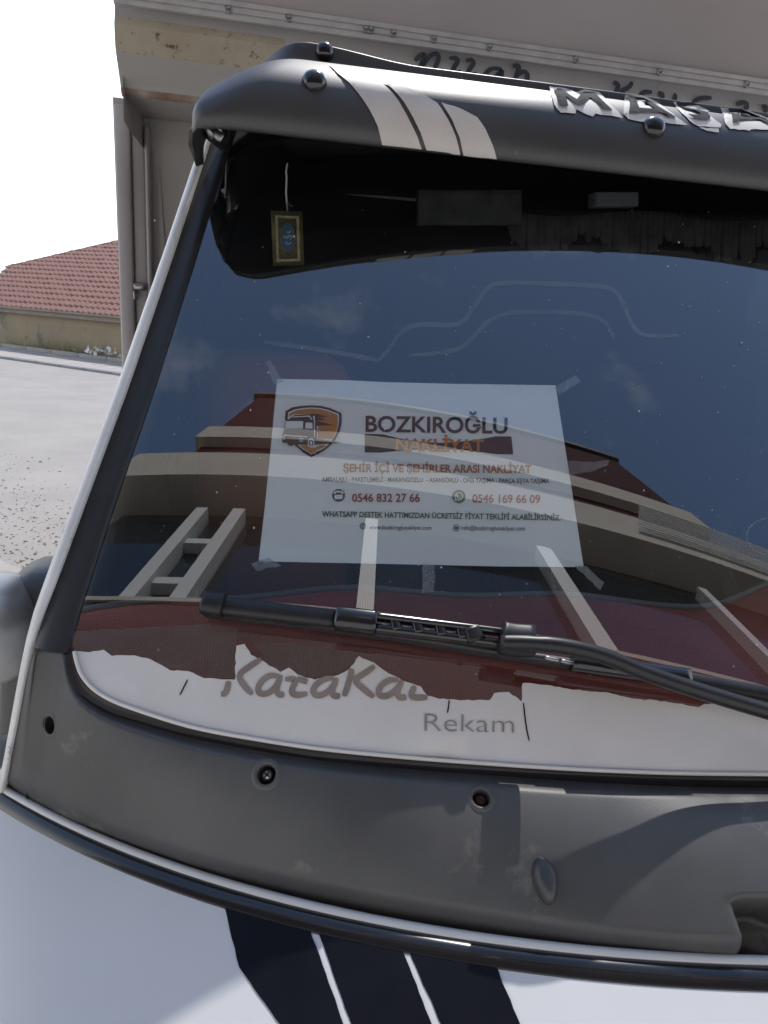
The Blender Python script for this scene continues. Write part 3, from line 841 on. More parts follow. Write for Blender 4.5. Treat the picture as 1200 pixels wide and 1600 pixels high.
# finer mesh first, so the openings are round
bm = bmesh.new(); bm.from_mesh(cowl.data)
for (x, y) in ((78, 1133), (416, 1210), (752, 1247)):
    p = cc(x, y)
    for _ in range(2):
        es = [e for e in bm.edges if ((e.verts[0].co+e.verts[1].co)/2-p).length < .022]
        bmesh.ops.subdivide_edges(bm, edges=es, cuts=1, use_grid_fill=True)
bm.to_mesh(cowl.data); bm.free()
for pl in cowl.data.polygons: pl.use_smooth = True
for (x, y, r, mm) in ((78, 1133, .0078, None), (416, 1210, .0078, METALB), (752, 1247, .0070, RUSTSC)):
    p, n = cut(x, y, r, .012)
    lathe('screw_pocket', [(r*1.5, -.0004), (r*1.32, .0009), (r*1.08, .0011), (r*.95, .0004), (r*.9, -.004), (r*.85, -.013), (0, -.0135)], p, n, COWLP, cowl, 32)
    if mm is None: lathe('screw_pocket', [(r*.93, .0002), (r*.88, -.004), (r*.8, -.012), (0, -.0125)], p, n, DARKHOLE, cowl, 32)
    if mm:
        sc = lathe('screw', [(0, -.002), (r*.35, -.0024), (r*.55, -.004), (r*.6, -.007)], p, n, mm, cowl, 20)
        ax = n.orthogonal().normalized(); ay = n.cross(ax)
        vv, ff = [], []
        rt = Matrix((ax, ay, n)).transposed()
        a_ = boxv(p-n*.0021, (r*.75, r*.16, .0012), rt); b_ = boxv(p-n*.0021, (r*.16, r*.75, .0013), rt)
        bigmesh('cross_slot', [a_, b_], DARKHOLE, cowl)
# washer nozzle
p = cc(851, 1374); n = Vector((0, -.58, .81))
nr = []
for j in range(9):
    a = math.pi/2*j/8
    ring = []
    for k in range(20):
        an = 2*math.pi*k/20; x_ = .0088*math.cos(an); y_ = .0155*math.sin(an)*(1 if math.sin(an) > 0 else 1.05)
        x_ *= (1-.18*(y_ < 0)*abs(y_)/.0155)
        s_ = math.cos(a)**.55; ring.append(p + Vector((1, 0, 0))*x_*s_ + Vector((0, .81, .58))*(y_*s_) + n*(.011*math.sin(a)-.003))
    nr.append(ring)
fixn(gridmesh('washer_nozzle', nr, BLACKP, cowl, True, False, None, True))
# black gasket closing the gap between glass and cowl
gtop = [(112, 1010), (114, 1030), (122, 1056), (140, 1078), (165, 1094), (205, 1110), (300, 1137), (400, 1156), (500, 1171), (630, 1184), (760, 1194), (900, 1203), (1050, 1209), (1205, 1211)]
gr1 = catmull([G(x, y, .0015) for x, y in gtop], 80); gr2 = catmull([G(x-6*(x < 200), y+16, -.003) for x, y in gtop], 80); gr3 = [p+Vector((0, .012, -.03)) for p in gr2]
def full(r): return r+[mir(q) for q in r[::-1]]
gridmesh('gasket', [full(gr1), full(gr2), full(gr3)], RUBBER, cowl, True)
# pale tube along the lower glass edge, standing in for the sticker's lit curl
bead = [G(x, y, .003) for x, y in ((116, 1018), (120, 1036), (128, 1056), (145, 1076), (170, 1092), (210, 1108), (300, 1136), (400, 1155), (500, 1170), (630, 1183), (760, 1193), (900, 1202), (1050, 1208), (1200, 1210))]
bead = catmull(bead, 60); bead += [Vector((q.x*-1, q.y, q.z)) for q in bead[::-1]]
tube('lit_edge_line', bead, .0016, mat('pale_lit_edge', (.70, .66, .62), .4), ws)

# --- roof visor
VP = [(.395, 1.798), (.372, 1.788), (.352, 1.7825), (.346, 1.785), (.343, 1.797), (.345, 1.814), (.352, 1.832), (.364, 1.849), (.382, 1.864), (.405, 1.876), (.432, 1.886), (.458, 1.892), (.470, 1.894), (.476, 1.897), (.480, 1.908), (.484, 1.9095), (.497, 1.905), (.53, 1.896), (.60, 1.885), (.68, 1.875)]
UEND = .617
def vend(i):                                     # half width at each station of the profile
    w, z = VP[i]; return UEND-.070*sm(1.80, 1.93, z)
vr = []
NVU = 180
VP = [tuple(q[:2]) for q in catmull([(a, b, 0) for a, b in VP], 55)]
for i, (w, z) in enumerate(VP):
    r_ = []; e = vend(i)
    for k in range(NVU+1):
        t = -1+2*k/NVU
        t = math.copysign(abs(t)**.9, t)
        u = t*e; a = abs(t)
        hump = .013*sm(.62, .90, a)*sm(1.885, 1.915, z)
        cw = .0 + .055*max(0, (a-.9)/.1)**2.2*sm(1.79, 1.87, z) + .012*max(0, (a-.93)/.07)**2
        cz = -.020*max(0, (a-.88)/.12)**2*sm(1.84, 1.93, z)
        bow = .03*(u/.6)**2
        r_.append(Vector((u, w+cw+bow*sm(1.80, 1.93, z)*.6, z+hump+cz)))
    # end turned back round the corner of the roof
    for sg, pos in ((-1, 0), (1, len(r_))):
        b = r_[0] if sg < 0 else r_[-1]
        ex = [b+Vector((sg*.006, .012, -.004)), b+Vector((sg*.008, .035, -.010)), b+Vector((sg*.004, .09, -.022))]
        if sg < 0: r_ = ex[::-1]+r_
        else: r_ = r_+ex
    vr.append(r_)
VISORP = mat('faded_visor_plastic', (.042, .042, .044), .46, spec=.75, col2=(.032, .032, .034), vs=10, bump=.05, bs=900, dirt=((.10, .098, .095), 30, .64))
visor = solid(gridmesh('roof_visor', vr, VISORP, truck, True), .005, -1)
vb = bvh_of(visor); vput = caster(vb, .0012); vput2 = caster(vb, .0030)
S1 = [(512, 102), (545, 111), (585, 123), (605, 138), (622, 158), (640, 190), (652, 214), (659, 233), (597, 226), (590, 198), (577, 172), (562, 150), (545, 130)]
S2 = [(591, 125), (630, 136), (660, 147), (683, 162), (700, 188), (712, 214), (719, 241), (666, 234), (657, 208), (645, 184), (629, 158), (612, 139)]
S3 = [(689, 161), (720, 171), (745, 184), (758, 202), (769, 226), (776, 248), (724, 242), (718, 216), (707, 190)]
for po in (S1, S2, S3): decal('white_stripe', ragged(po, .7, 10, 3), vput, DECALW, visor, 6)
Z = lambda x, y: (840+x/3.333, 100+y/3.333)
VWH = mat('torn_white_vinyl', (.72, .70, .68), .7, var=.06, vs=30)
VGR = mat('grey_black_vinyl', (.035, .038, .05), .85, spec=.08, col2=(.06, .064, .078), vs=120)
back = {'M': [(60, 118), (140, 128), (200, 150), (240, 135), (320, 150), (360, 195), (415, 250), (440, 285), (360, 272), (300, 262), (285, 278), (200, 240), (195, 262), (120, 258), (85, 215)],
        'A': [(455, 165), (560, 172), (620, 200), (700, 260), (780, 322), (690, 315), (600, 300), (545, 305), (470, 290), (445, 265)],
        'S': [(705, 200), (800, 200), (895, 248), (860, 255), (905, 280), (955, 318), (950, 335), (840, 330), (790, 300), (750, 262), (730, 240)],
        'A2': [(950, 230), (1060, 235), (1130, 260), (1210, 285), (1300, 330), (1290, 350), (1110, 345), (1100, 352), (1000, 342), (975, 315)]}
glyph = {'M': [(78, 130), (122, 136), (200, 196), (236, 150), (290, 152), (384, 250), (338, 248), (270, 186), (232, 224), (196, 222), (142, 178), (156, 232), (112, 232)],
         'A': [[(470, 172), (545, 182), (716, 288), (672, 288), (636, 264), (518, 262), (520, 268), (470, 266)], [(518, 196), (524, 240), (608, 246)]],
         'S': [(716, 204), (800, 206), (836, 222), (776, 222), (762, 230), (880, 262), (896, 290), (872, 302), (812, 296), (776, 272), (834, 278), (846, 270), (752, 240), (722, 222)],
         'A2': [[(985, 236), (1050, 240), (1230, 318), (1190, 320), (1150, 300), (1044, 302), (1046, 312), (1010, 312)], [(1040, 258), (1050, 286), (1110, 290)]]}
for k, po in back.items():
    decal('letter_backing', ragged([Z(*q) for q in po], .9, 7, len(k)+7), vput, VWH, visor, 5)
for k, po in glyph.items():
    po = po if isinstance(po[0][0], tuple) else [po]
    decal('letter', [[Z(*q) for q in l] for l in po], vput2, VGR, visor, 5)
decal('letter_backing', ragged([Z(*q) for q in ((838, 335), (940, 340), (942, 360), (880, 352))], .5, 6, 2), vput, VWH, visor)
for (x, y, r) in ((491, 128, .0145), (1021, 200, .0150), (507, 82, .0125), (965, 143, .0125)):
    h = vb.ray_cast(CL, dir_loc(ray(x, y))); 
    if h[0] is None: continue
    p = h[0]; n = h[1] if h[1].dot(dir_loc(ray(x, y))) < 0 else -h[1]
    n = (n+Vector((-.15, -.25, .1))).normalized()
    cp = lathe('bolt_cap', [(r*1.0, -.008), (r*.98, -.002), (r*.92, .003), (r*.78, .0065), (r*.55, .009), (r*.3, .0103), (0.0001, .0107)], p, n, GLOSSB, visor, 28)
# metal bracket at the visor's end
pb = on_w(338, 208, .44); tube('bracket', [on_w(322, 196, .43), on_w(330, 214, .44), on_w(345, 226, .47), on_w(352, 214, .50), on_w(346, 196, .5)], .006, METALB, visor)
box('bracket_clip', on_w(337, 212, .45), (.022, .03, .012), METALB, visor, .003, Matrix.Rotation(R(30), 3, 'Y'))

# --- wiper
def Gz(x, y, off): return G(x, y, off)
wiper = tube('wiper', catmull([Gz(783, 1004, .045), Gz(830, 1005, .050), Gz(880, 1010, .052), Gz(940, 1024, .05), Gz(1010, 1052, .045), Gz(1100, 1082, .04), Gz(1200, 1112, .036), Gz(1330, 1150, .028)], 40), [.006]*8+[.0065]*32, WIPERP, truck, 10)
def strip(name, pts, off, hw, th, m, parent, n=40):
    c = catmull([Gz(x, y, off) for x, y in pts], n); rows_ = []
    for i, p in enumerate(c):
        nn = gn(p.x, p.z); t = (c[min(i+1, n-1)]-c[max(0, i-1)]).normalized(); s = nn.cross(t)
        rows_.append([p+s*a*hw+nn*b*th for a, b in ((-1, 0), (-1, .7), (-.7, 1), (.7, 1), (1, .7), (1, 0), (.3, -.5), (-.3, -.5))])
    o = gridmesh(name, rows_, m, parent, True, False, None, True)
    bm = bmesh.new(); bm.from_mesh(o.data); bm.verts.ensure_lookup_table()
    bm.faces.new([bm.verts[k] for k in range(8)]); bm.faces.new([bm.verts[(n-1)*8+k] for k in range(8)][::-1]); bmesh.ops.recalc_face_normals(bm, faces=bm.faces); bm.to_mesh(o.data); bm.free()
    return o
bladepx = [(322, 950), (420, 962), (520, 975), (640, 992), (760, 1012), (880, 1030), (1000, 1049), (1100, 1066), (1200, 1086), (1260, 1098)]
strip('blade_rubber', [(x, y+9) for x, y in bladepx], .006, .0035, .012, RUBBER, wiper)
strip('blade_spine', [(322, 946), (380, 953), (450, 961), (528, 970)], .016, .0075, .009, WIPERP, wiper, 20)
strip('blade_spine', [(890, 1036), (980, 1049), (1072, 1062)], .016, .0075, .011, GLOSSB, wiper, 20)
strip('blade_spine', [(1068, 1064), (1150, 1079), (1260, 1098)], .014, .0065, .008, WIPERP, wiper, 20)
strip('blade_tip', [(320, 944), (336, 947), (352, 949)], .017, .0095, .012, WIPERP, wiper, 8)
# slotted bridge of the blade: two rails with cross webs
def lin(x, o): return (x, 967+(x-525)*.122+o)
strip('bridge', [lin(525, 2), lin(560, 2), lin(588, 2)], .020, .0095, .013, GLOSSB, wiper, 10)
strip('bridge_rail', [lin(x, -8) for x in (585, 640, 700, 760, 800)], .024, .0026, .009, GLOSSB, wiper, 24)
strip('bridge_rail', [lin(x, 10) for x in (585, 640, 700, 760, 800)], .022, .0036, .009, GLOSSB, wiper, 24)
for x in (616, 650, 685, 718):
    strip('bridge_web', [lin(x, -7), lin(x+2, 1), lin(x+4, 10)], .023, .0042, .009, GLOSSB, wiper, 6)
for x in (596, 630, 664, 698):
    strip('rivet_bar', [lin(x, 1), lin(x+10, 3), lin(x+24, 6)], .012, .0013, .003, METALB, wiper, 6)
strip('bridge_web', [lin(735, -8), lin(739, 2), lin(743, 12)], .024, .0075, .010, WIPERP, wiper, 6)
strip('arm_clip', [(780, 1000), (800, 1004), (830, 1006)], .030, .012, .018, WIPERP, wiper, 8)
for x, y in ((850, 1028), (875, 1033)): strip('rivet_bar', [(x, y), (x+12, y+3), (x+24, y+5)], .018, .0016, .003, METALB, wiper, 5)

# --- torn sticker along the foot of the windscreen
top_edge = [(116, 1017), (140, 1019), (162, 1015), (175, 1025), (210, 1024), (235, 1030), (265, 1047), (295, 1049), (320, 1060), (367, 1062), (369, 1009), (382, 1006), (392, 1023), (415, 1035), (438, 1050), (451, 1043), (465, 1054), (492, 1062), (530, 1054), (545, 1046), (561, 1025), (584, 1035), (607, 1052), (637, 1066), (658, 1073), (668, 1087), (687, 1092), (700, 1093), (765, 1094), (772, 1083), (795, 1081), (815, 1096), (817, 1067), (850, 1070), (880, 1075), (910, 1079), (950, 1082), (995, 1092), (1045, 1097), (1092, 1105), (1100, 1100), (1130, 1097), (1200, 1112), (1300, 1135), (1420, 1165)]
low_edge = [(1420, 1205), (1300, 1210), (1200, 1209), (1050, 1207), (900, 1201), (760, 1191), (630, 1181), (500, 1168), (400, 1153), (300, 1134), (210, 1106), (170, 1090), (145, 1074), (128, 1054), (120, 1036)]
te = ragged(top_edge, 1.1, 6, 11, keep=(len(top_edge)-1,))
cracks = []
stick = decal('torn_sticker', te+low_edge, lambda x, y: G(x, y, .0012), STICK, truck, 40)
film = decal('glue_film', ragged([(112, 988), (160, 984), (240, 980), (330, 975), (372, 982), (369, 1010), (366, 1060), (320, 1058), (295, 1048), (265, 1045), (235, 1029), (175, 1024), (118, 1016)], 2.0, 9, 4), lambda x, y: G(x, y, .0009), FILM, truck, 30)
decal('glue_film', ragged([(392, 1000), (470, 1008), (560, 1020), (545, 1044), (530, 1052), (492, 1060), (465, 1052), (438, 1048), (415, 1033)], 2.5, 8, 9), lambda x, y: G(x, y, .0009), FILM, truck, 30)
Kz = lambda x, y: (300+x/2.609, 920+y/2.609)
put_i = lambda x, y: G(x, y, .0019)
KL = [[(118, 428), (138, 428), (150, 376)], [(282, 286), (232, 318), (186, 352), (212, 396), (246, 430)],
      [(352, 356), (312, 352), (272, 388), (268, 424), (296, 432), (330, 414), (356, 372)], [(362, 352), (342, 410), (352, 434), (376, 430)],
      [(380, 368), (428, 368), (402, 418), (418, 436), (470, 428)], [(428, 368), (450, 372), (470, 380)],
      [(578, 364), (540, 366), (498, 396), (492, 428), (520, 438), (556, 420), (582, 384)], [(590, 364), (568, 420), (578, 440), (604, 436)],
      [(652, 326), (640, 380), (620, 438)], [(744, 316), (700, 348), (658, 372), (700, 410), (742, 442)],
      [(840, 372), (800, 372), (764, 400), (758, 432), (786, 442), (822, 424), (846, 390)], [(856, 372), (834, 424), (846, 446), (874, 442)],
      [(908, 396), (890, 434), (906, 446), (960, 442)]]
strokes_mesh('lettering', KL, 9.5, put_i, BROWNINK, stick, None, Kz)
text_mesh('lettering', 'Rekam', (663, 1142), (803, 1145), 29, put_i, GREYINK, stick, -.012)
# cracks in the sticker (thin dark tears)
for pth in ([(293, 1062), (287, 1074), (281, 1086)], [(818, 1098), (820, 1118), (823, 1140), (827, 1158)], [(702, 1094), (701, 1104), (699, 1114)]):
    strokes_mesh('tear', [pth], 2.2, put_i, DARKHOLE, stick)
# --- side mirrors
def rbox(name, c, s, m, parent, bev, rot=None): return box(name, c, s, m, parent, bev, rot, seg=5)
for sg in (-1, 1):
    hs = rbox('side_mirror', (sg*.850, .52, 1.055), (.125, .15, .32), BLACKP, truck, .055, Matrix.Rotation(R(sg*-6), 3, 'Y'))
    rbox('mirror_cap', (sg*.940, .455, 1.142), (.19, .15, .14), SILVER, hs, .05)
    tube('mirror_arm', [Vector((sg*.84, .50, .95)), Vector((sg*.80, .52, .93))], .03, BLACKP, hs)
# --- cargo body
CW = .985
def quad(name, pts, m, parent): return mesh(name, pts, [tuple(range(len(pts)))], m, parent)
ZT = 2.62
cargo = box('cargo_body', (0, 3.32, 1.42), (1.77, 3.4, 1.06), GREYBOX, truck)
UPK = .835
def prow(w, z, e=UPK): return [Vector((u*e, w, z)) for u in [-1+2*k/16 for k in range(17)]]
pk = gridmesh('peak_panel', [prow(1.166, 2.175), prow(1.163, 2.15), prow(1.158, 2.132)], GREYBOX, cargo, False, True)
def part_row(w, z, a, b): return [Vector((a+(b-a)*k/8, w, z)) for k in range(9)]
for a, b, m_ in ((-UPK, -.50, CREAM), (-.50, UPK, GREYBOX)):
    gridmesh('peak_band', [part_row(1.158, 2.132, a, b), part_row(1.150, 2.116, a, b), part_row(1.152, 2.080, a, b), part_row(1.158, 2.068, a, b)], m_, cargo, False, True)
gridmesh('peak_skirt', [prow(1.158, 2.068), prow(1.20, 2.025, .8355), prow(1.205, 2.017, .8355)], GREYBOX, cargo, False, True)
gridmesh('rust_seam', [prow(1.205, 2.017, .8355), prow(1.209, 2.008, .8355), prow(1.216, 2.004, .8355)], RUST, cargo, False, True)
gridmesh('peak_underside', [prow(1.216, 2.004, .8355), prow(1.48, 2.022, .8355)], GREYBOX, cargo, False, True)
gridmesh('bulkhead', [prow(1.48, 2.06, .90), prow(1.485, 1.5, .90), prow(1.49, .85, .90)], GREYBOX, cargo, False, True)
for sg in (-1, 1):
    mesh('peak_side', [Vector((sg*UPK, w, z)) for w, z in ((1.18, 2.50), (1.16, 2.10), (1.205, 2.015), (1.216, 2.003), (1.48, 2.02), (1.52, 2.50))], [(0, 1, 2, 3, 4, 5)], GREYBOX, cargo)
# side boards and roof of tarpaulin
tr_ = []
for j in range(30):
    u = -1+2*j/29
    tr_.append([Vector((u*.828, w, ZT-.06-.05*u*u+.012*math.sin(w*9+u*4)) ) for w in [1.2+3.8*k/20 for k in range(21)]])
gridmesh('tarpaulin_roof', tr_, TARP, cargo, True)
def bulge(u, z): return 1.162-.012*(.5+.5*math.sin(u*9.2+.6))*sm(2.175, 2.24, z)*1.0-.01*math.sin(u*3+z*7)
gridmesh('tarpaulin_front', [[Vector((u, bulge(u, z), z)) for u in [-.828+1.656*k/80 for k in range(81)]] for z in [2.158+(ZT-.10-2.158)*q/14 for q in range(15)]], TARP, cargo, True, False)
for sg in (-1, 1):
    gridmesh('tarpaulin_side', [[Vector((sg*(.824+.006*math.sin(w*6)), w, z)) for w in [1.19+3.83*k/40 for k in range(41)]] for z in (1.95, 2.2, ZT-.12)], TARP, cargo, True, sg > 0)
rz = 2.148
rail = []
for k, (a, b) in enumerate(((.000, .0), (-.006, .001), (-.006, .009), (-.003, .010), (-.003, .012), (-.006, .013), (-.006, .021), (-.003, .022), (-.003, .024), (-.006, .025), (-.006, .033), (0, .034))):
    rail.append([Vector((u*.834, 1.150+a, rz+b)) for u in [-1+2*q/20 for q in range(21)]])
rl = gridmesh('rail', rail, ALU, cargo, False, False)
for k, x in enumerate((357, 451, 572, 580, 615, 678, 765, 900, 1030, 1166)):
    p = on_w(x, 8+(x-357)*.161, 1.143); p.z = rz+.017
    lathe('rivet', [(.0075, -.002), (.0075, .001), (.0055, .0022), (.004, .0012), (0.0001, .0012)], p, (0, -1, 0), METALB, rl, 16)
# corner post with its channel and bracket
def bx3(name, u0, u1, w0, w1, z0, z1, m, bev=.004): return box(name, ((u0+u1)/2, (w0+w1)/2, (z0+z1)/2), (u1-u0, w1-w0, z1-z0), m, cargo, bev, seg=1)
PG = mat('post_paint', (.47, .43, .42), .5, col2=(.40, .365, .355), vs=6, bump=.06, bs=30, dirt=((.14, .07, .04), 24, .70))
for sg in (-1, 1):
    a = lambda x: x*sg if sg > 0 else x*sg
    def bm_(name, u0, u1, *r): 
        lo, hi = sorted((sg*u0, sg*u1)); return bx3(name, lo, hi, *r)
    bm_('corner_post', .858, .892, 1.44, 1.56, .45, 2.038, PG)
    bm_('channel', .826, .856, 1.455, 1.50, .45, 2.012, PG)
    bm_('channel_lip', .813, .824, 1.44, 1.50, .45, 2.0, PG)
    bm_('latch', .825, .858, 1.432, 1.452, 1.615, 1.633, METALB)
    bm_('latch', .850, .860, 1.432, 1.452, 1.59, 1.615, METALB)
    mesh('gusset', [Vector((sg*.795, 1.478, 1.93)), Vector((sg*.77, 1.474, 1.50)), Vector((sg*.80, 1.474, 1.50))], [(0, 1, 2) if sg > 0 else (0, 2, 1)], mat('bare_primer', (.46, .44, .41), .6, var=.1, vs=8), cargo)
# painted script on the peak: only its upper strokes show above the visor
Tz = lambda x, y: (600+x/2, y/2)
SC = [[(98, 190), (112, 172), (130, 168), (120, 196), (104, 230)], [(122, 206), (146, 170), (168, 166), (172, 186), (158, 210), (166, 228)],
      [(204, 182), (226, 180), (232, 192), (214, 216), (222, 232), (240, 222)], [(256, 190), (274, 186), (282, 198), (262, 222), (270, 238), (290, 228)],
      [(368, 216), (340, 212), (318, 226), (312, 248), (330, 254), (352, 238), (372, 214), (362, 250), (380, 252)],
      [(402, 206), (424, 204), (416, 230), (406, 260)], [(414, 236), (436, 220), (452, 236), (440, 262)],
      [(716, 258), (730, 260), (732, 274), (716, 310)], [(776, 256), (766, 274), (738, 284), (752, 300), (760, 318)],
      [(838, 288), (812, 286), (800, 300), (806, 318), (830, 306)], [(856, 290), (872, 294), (866, 320)], [(904, 296), (912, 300), (900, 326)],
      [(1024, 306), (984, 306), (962, 322), (972, 336)], [(1100, 326), (1122, 318), (1136, 324), (1130, 346)], [(1180, 334), (1196, 332), (1190, 352)]]
pkb = bvh_of(pk)
pput = lambda x, y: on_w(x, y, 1.1465)
bandput = caster(BVHTree.FromPolygons([Vector((-.84, 1.1485, 2.06)), Vector((.84, 1.1485, 2.06)), Vector((.84, 1.1485, 2.16)), Vector((-.84, 1.1485, 2.16))], [(0, 1, 2, 3)]))
for k, s_ in enumerate(SC): strokes_mesh('script_letter', [s_], 7.5, bandput, LETT, cargo, None, Tz)
# --- traces on the glass: outline left by an old sticker, scuffs, a round ring
gi = lambda x, y: G(x, y, .0007)
strokes_mesh('glue_outline', [[(412, 534), (470, 542), (540, 553), (592, 564)], [(592, 564), (610, 542), (632, 512), (660, 506), (715, 510), (733, 492), (762, 446), (790, 441), (880, 444), (958, 448), (972, 470), (992, 520), (1020, 526), (1060, 524)],
                              [(640, 556), (700, 550), (730, 540), (770, 490), (850, 486), (940, 492), (960, 530)]], 7, gi, RESID, truck)
# ================================================================== PAPER SIGN taped inside the windscreen
sb = G(655, 884, -.004); so_ = sb.copy()
sign = thing('paper_sign', 'white printed moving-company sheet with truck logo taped inside the windscreen', 'sign', O+LAX*sb.x+BAX*sb.y+Vector((0, 0, sb.z)), PSI)
gp_ = lambda off: (lambda x, y: G(x, y, off))
def wav(x, y): return -.0030-.0016*(.5+.5*math.sin(x*.013+y*.021))*sm(0, 60, x-404)*sm(0, 60, 905-x)
paper = decal('sheet', [(433, 592), (540, 594), (600, 597), (700, 599.5), (868, 602), (880, 680), (895, 775), (912, 886), (780, 885), (600, 881), (404, 877), (414, 790), (424, 690)], lambda x, y: G(x, y, wav(x, y)), PAPER, sign, 24, so_, .0)
ink = lambda x, y: G(x, y, wav(x, y)+.0006)
ink2 = lambda x, y: G(x, y, wav(x, y)+.0010)
def tx(s, p0, p1, h, m, b=0., put=ink, tr=1.): return text_mesh('lettering', s, p0, p1, h, put, m, sign, b, so_, tr)
tx('BOZKIROĞLU', (571, 674), (793, 677), 25, INK_D, .022)
decal('title_bar', [(570, 678), (799, 682), (802, 710), (570, 707)], ink, INK_D, sign, 40, so_)
tx('NAKLİYAT', (618, 704), (756, 706), 19.5, INK_O, .03, ink2)
tx('ŞEHİR İÇİ VE ŞEHİRLER ARASI NAKLİYAT', (536, 737), (830, 739), 12.5, INK_O2, .03)
tx('AMBALAJLI - PAKETLEMELİ - MARANGOZLU  - ASANSÖRLÜ - OFİS TAŞIMA - PARÇA EŞYA TAŞIMA', (503, 752), (858, 755), 7.2, INK_K, .012)
tx('0546 832 27 66', (550, 784), (656, 784), 13, INK_R, .02); tx('0546 169 66 09', (738, 785), (844, 786), 13, INK_R, .02)
tx('WHATSAPP DESTEK HATTIMIZDAN ÜCRETSİZ FİYAT TEKLİFİ ALABİLİRSİNİZ.', (503, 807), (876, 813), 8.6, INK_G, .024)
tx('www.bozkiroglunakliyat.com', (577, 827), (674, 828), 7, INK_K, .004); tx('info@bozkiroglunakliyat.com', (721, 828), (820, 829), 7, INK_K, .004)
def circ(x, y, r, n=28): return [(x+r*math.cos(2*math.pi*k/n), y+r*math.sin(2*math.pi*k/n)) for k in range(n)]
decal('phone_icon', circ(529, 774, 10), ink, mat('ink_slate', (.05, .055, .07), .6), sign, None, so_)
decal('handset', [(522, 777), (523, 773), (535, 773), (536, 777), (534, 780), (524, 780)], ink2, PAPER, sign, None, so_)
decal('handset', [(521, 771), (522, 768), (529, 766.5), (536, 768), (537, 771), (534, 772), (533, 769.5), (525, 769.5), (524, 772)], ink2, PAPER, sign, None, so_)
decal('chat_icon', circ(717, 776, 10.5), ink, mat('ink_bright_green', (.035, .19, .09), .6), sign, None, so_)
decal('chat_bubble', [circ(717, 775.5, 6.6), circ(717, 775.5, 5.2)], ink2, PAPER, sign, None, so_)
strokes_mesh('chat_bubble', [[(714, 772), (714.5, 776), (717, 779), (721, 779.5)]], 2.2, ink2, PAPER, sign, so_)
decal('chat_bubble', [(711, 779), (714, 781.5), (709.5, 783)], ink2, PAPER, sign, None, so_)
decal('globe_icon', [circ(567, 822, 5), circ(567, 822, 4)], ink, INK_K, sign, None, so_)
strokes_mesh('globe_icon', [[(562.5, 820.5), (567, 820.5), (571.5, 820.5)], [(562.5, 823.5), (567, 823.5), (571.5, 823.5)], [(567, 817), (567, 822), (567, 827)]], .9, ink, INK_K, sign, so_)
decal('mail_icon', [circ(713, 825, 5.2), circ(713, 825, 4.2)], ink, INK_B, sign, None, so_)
decal('mail_icon', [(710, 823), (716, 823), (716, 827), (710, 827)], ink, INK_B, sign, None, so_)
# shield and truck logo
LZ = lambda x, y: (430+x/9.23, 620+y/9.23)
def lg(polys, m, put=ink, name='logo'):
    if not isinstance(polys[0][0], (tuple, list)): polys = [polys]
    decal(name, [[LZ(*q) for q in po] for po in polys], put, m, sign, None, so_)
shield_o = [(140, 310), (150, 205), (250, 150), (380, 130), (520, 122), (660, 130), (800, 165), (955, 235), (960, 330), (950, 420), (920, 520), (870, 620), (800, 700), (700, 780), (520, 875), (400, 800), (290, 710)]
lg(shield_o, INK_D)
lg([(180, 320), (190, 225), (280, 185), (400, 162), (520, 155), (650, 162), (780, 195), (918, 250), (920, 330), (910, 420), (880, 520), (830, 610), (760, 700), (690, 750), (520, 830), (400, 755), (330, 700)], PAPER, gp_(-.0024) if False else ink2)
ink3 = lambda x, y: G(x, y, wav(x, y)+.0014); ink4 = lambda x, y: G(x, y, wav(x, y)+.0018); ink5 = lambda x, y: G(x, y, wav(x, y)+.0022)
lg([(195, 290), (205, 238), (300, 195), (420, 175), (520, 168), (650, 178), (770, 208), (902, 262), (905, 340), (898, 420), (868, 520), (820, 605), (620, 605), (620, 250), (260, 250)], INK_O, ink3)
lg([(360, 705), (450, 700), (560, 740), (640, 700), (740, 700), (680, 738), (520, 815), (410, 748)], INK_O, ink3)
lg([(270, 265), (590, 245), (760, 285), (600, 300), (740, 320), (600, 345), (840, 408), (600, 420), (600, 470), (800, 495), (600, 510), (600, 610), (960, 660), (580, 690), (560, 700), (420, 690), (270, 690), (240, 710), (190, 700), (170, 665), (100, 660), (100, 560), (130, 470), (150, 340), (200, 320)], INK_D, ink4)
lg([(155, 350), (405, 350), (400, 460), (140, 455)], PAPER, ink5)
lg([(440, 370), (535, 375), (540, 460), (430, 455)], PAPER, ink5)
lg([(120, 545), (330, 560), (460, 570), (460, 580), (330, 575), (120, 560)], PAPER, ink5)
for q in (((345, 595), (410, 600), (400, 612), (345, 606)), ((345, 630), (410, 634), (400, 646), (345, 640)), ((105, 570), (145, 575), (140, 588), (105, 582)), ((105, 600), (140, 606), (140, 618), (105, 612)),
          ((545, 280), (570, 270), (575, 580), (560, 580), (560, 350)), ((250, 285), (500, 270), (535, 330), (520, 330), (490, 285), (250, 297))):
    lg(list(q), PAPER, ink5)
lg([[(518+48*math.cos(a*.3927), 665+68*math.sin(a*.3927)) for a in range(16)], [(518+34*math.cos(a*.3927), 665+52*math.sin(a*.3927)) for a in range(16)]], PAPER, ink5)
lg([(518+16*math.cos(a*.3927), 665+26*math.sin(a*.3927)) for a in range(16)], PAPER, ink5)
# strips of clear tape
for k, po in enumerate(([(866, 606), (900, 586), (908, 596), (874, 616)], [(888, 720), (930, 722), (952, 719), (950, 727), (920, 738), (889, 742)], [(661, 881), (680, 882), (678, 925), (659, 927)],
                        [(898, 884), (916, 884), (944, 910), (938, 922), (918, 904)], [(414, 566), (422, 563), (444, 596), (428, 600)], [(392, 880), (420, 872), (440, 884), (400, 892)])):
    decal('tape', ragged(po, 1.4, 8, k+3), lambda x, y: G(x, y, -.0012+.0012*math.sin(x*.35+y*.22)), TAPEM, sign, 5, so_)

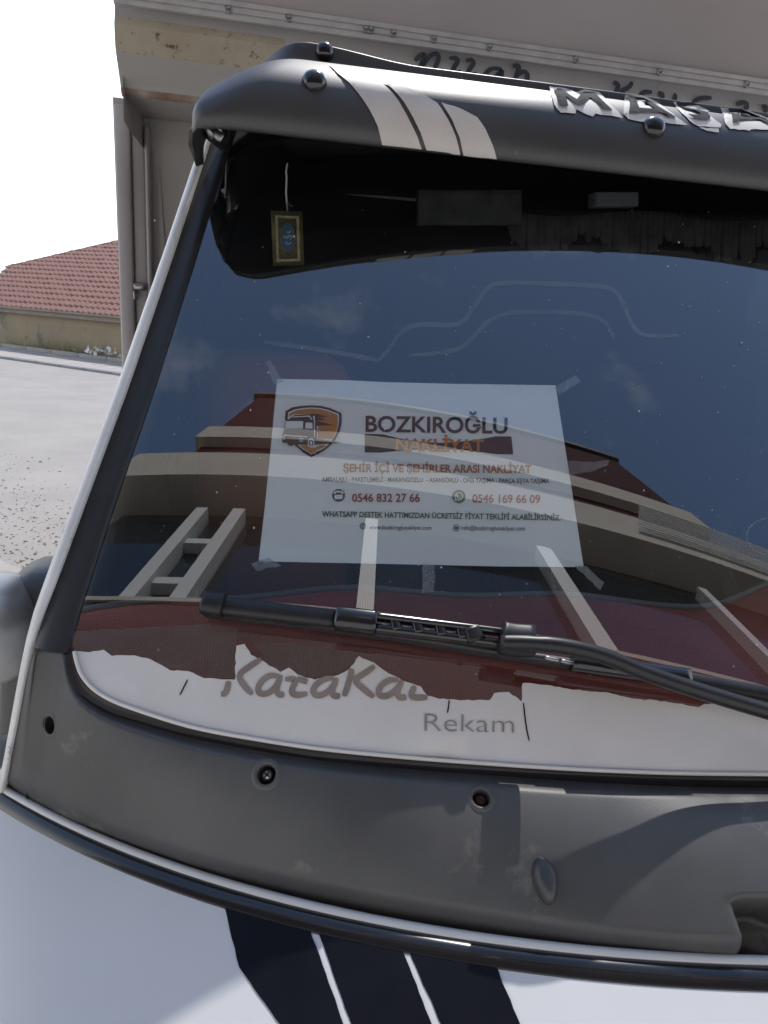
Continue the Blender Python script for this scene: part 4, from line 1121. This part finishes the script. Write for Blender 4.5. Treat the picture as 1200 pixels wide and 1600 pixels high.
# ------------------------------------------------------------------ amulet hanging inside the glass
ap = G(450, 372, -.030)
am = thing('hanging_amulet', 'small gold framed amulet with blue oval hanging behind the glass', 'amulet', O+LAX*ap.x+BAX*ap.y+Vector((0, 0, ap.z)), PSI)
def A(x, y, d=0): return on_w(x, y, ap.y-d)
def aput(d): return lambda x, y: A(x, y, d)
solid(decal('frame', [(423, 329), (472, 331), (475, 414), (427, 415)], aput(0), GOLD, am, None, ap), .004, 0)
decal('inner_border', [[(430, 336), (467, 338), (469, 408), (432, 409)], [(434, 340), (463, 342), (465, 404), (436, 405)]], aput(.0035), mat('pale_gold', (.34, .29, .17), .4, metal=.5, var=.3, vs=200), am, None, ap)
decal('oval', [(450+10.5*math.cos(k*.3142), 371+23*math.sin(k*.3142)) for k in range(20)], aput(.0035), BLUEOV, am, None, ap)
strokes_mesh('calligraphy', [[(443, 368), (446, 373), (449, 368)], [(449, 373), (452, 367), (456, 370), (454, 374)], [(446, 378), (450, 382), (455, 379)], [(448, 362), (451, 364), (454, 361)]], 1.6, aput(.0042), SILVTXT, am, ap)
tube('cord', [A(449, 331), A(447, 300), A(448, 278), A(447, 268), A(449, 255)], .0011, CORD, am, 5, ap)

# ------------------------------------------------------------------ dust specks and dried drops on the glass
sp = []
rs = random.Random(21)
for k in range(170):
    x, y = rs.uniform(240, 1190), rs.uniform(300, 1060)
    r = rs.choice((.5, .6, .7, .8, 1.0, 1.5)); n_ = 6; an = rs.uniform(0, 3)
    c = [G(x+r*math.cos(an+q*1.047)*rs.uniform(.6, 1.5), y+r*math.sin(an+q*1.047)*rs.uniform(.6, 1.5), .0006) for q in range(n_)]
    sp.append((c, [tuple(range(n_))]))
o = bigmesh('dust_specks', sp, mat('pale_dust', (.5, .5, .48), .9), truck); o['kind'] = 'stuff'
ring = [[G(1205+40*math.cos(a*.2618)*k_, 838+30*math.sin(a*.2618)*k_, .0006) for k_ in (.93, 1.0)] for a in range(25)]
gridmesh('sticker_ring', ring, RESID, truck, True)
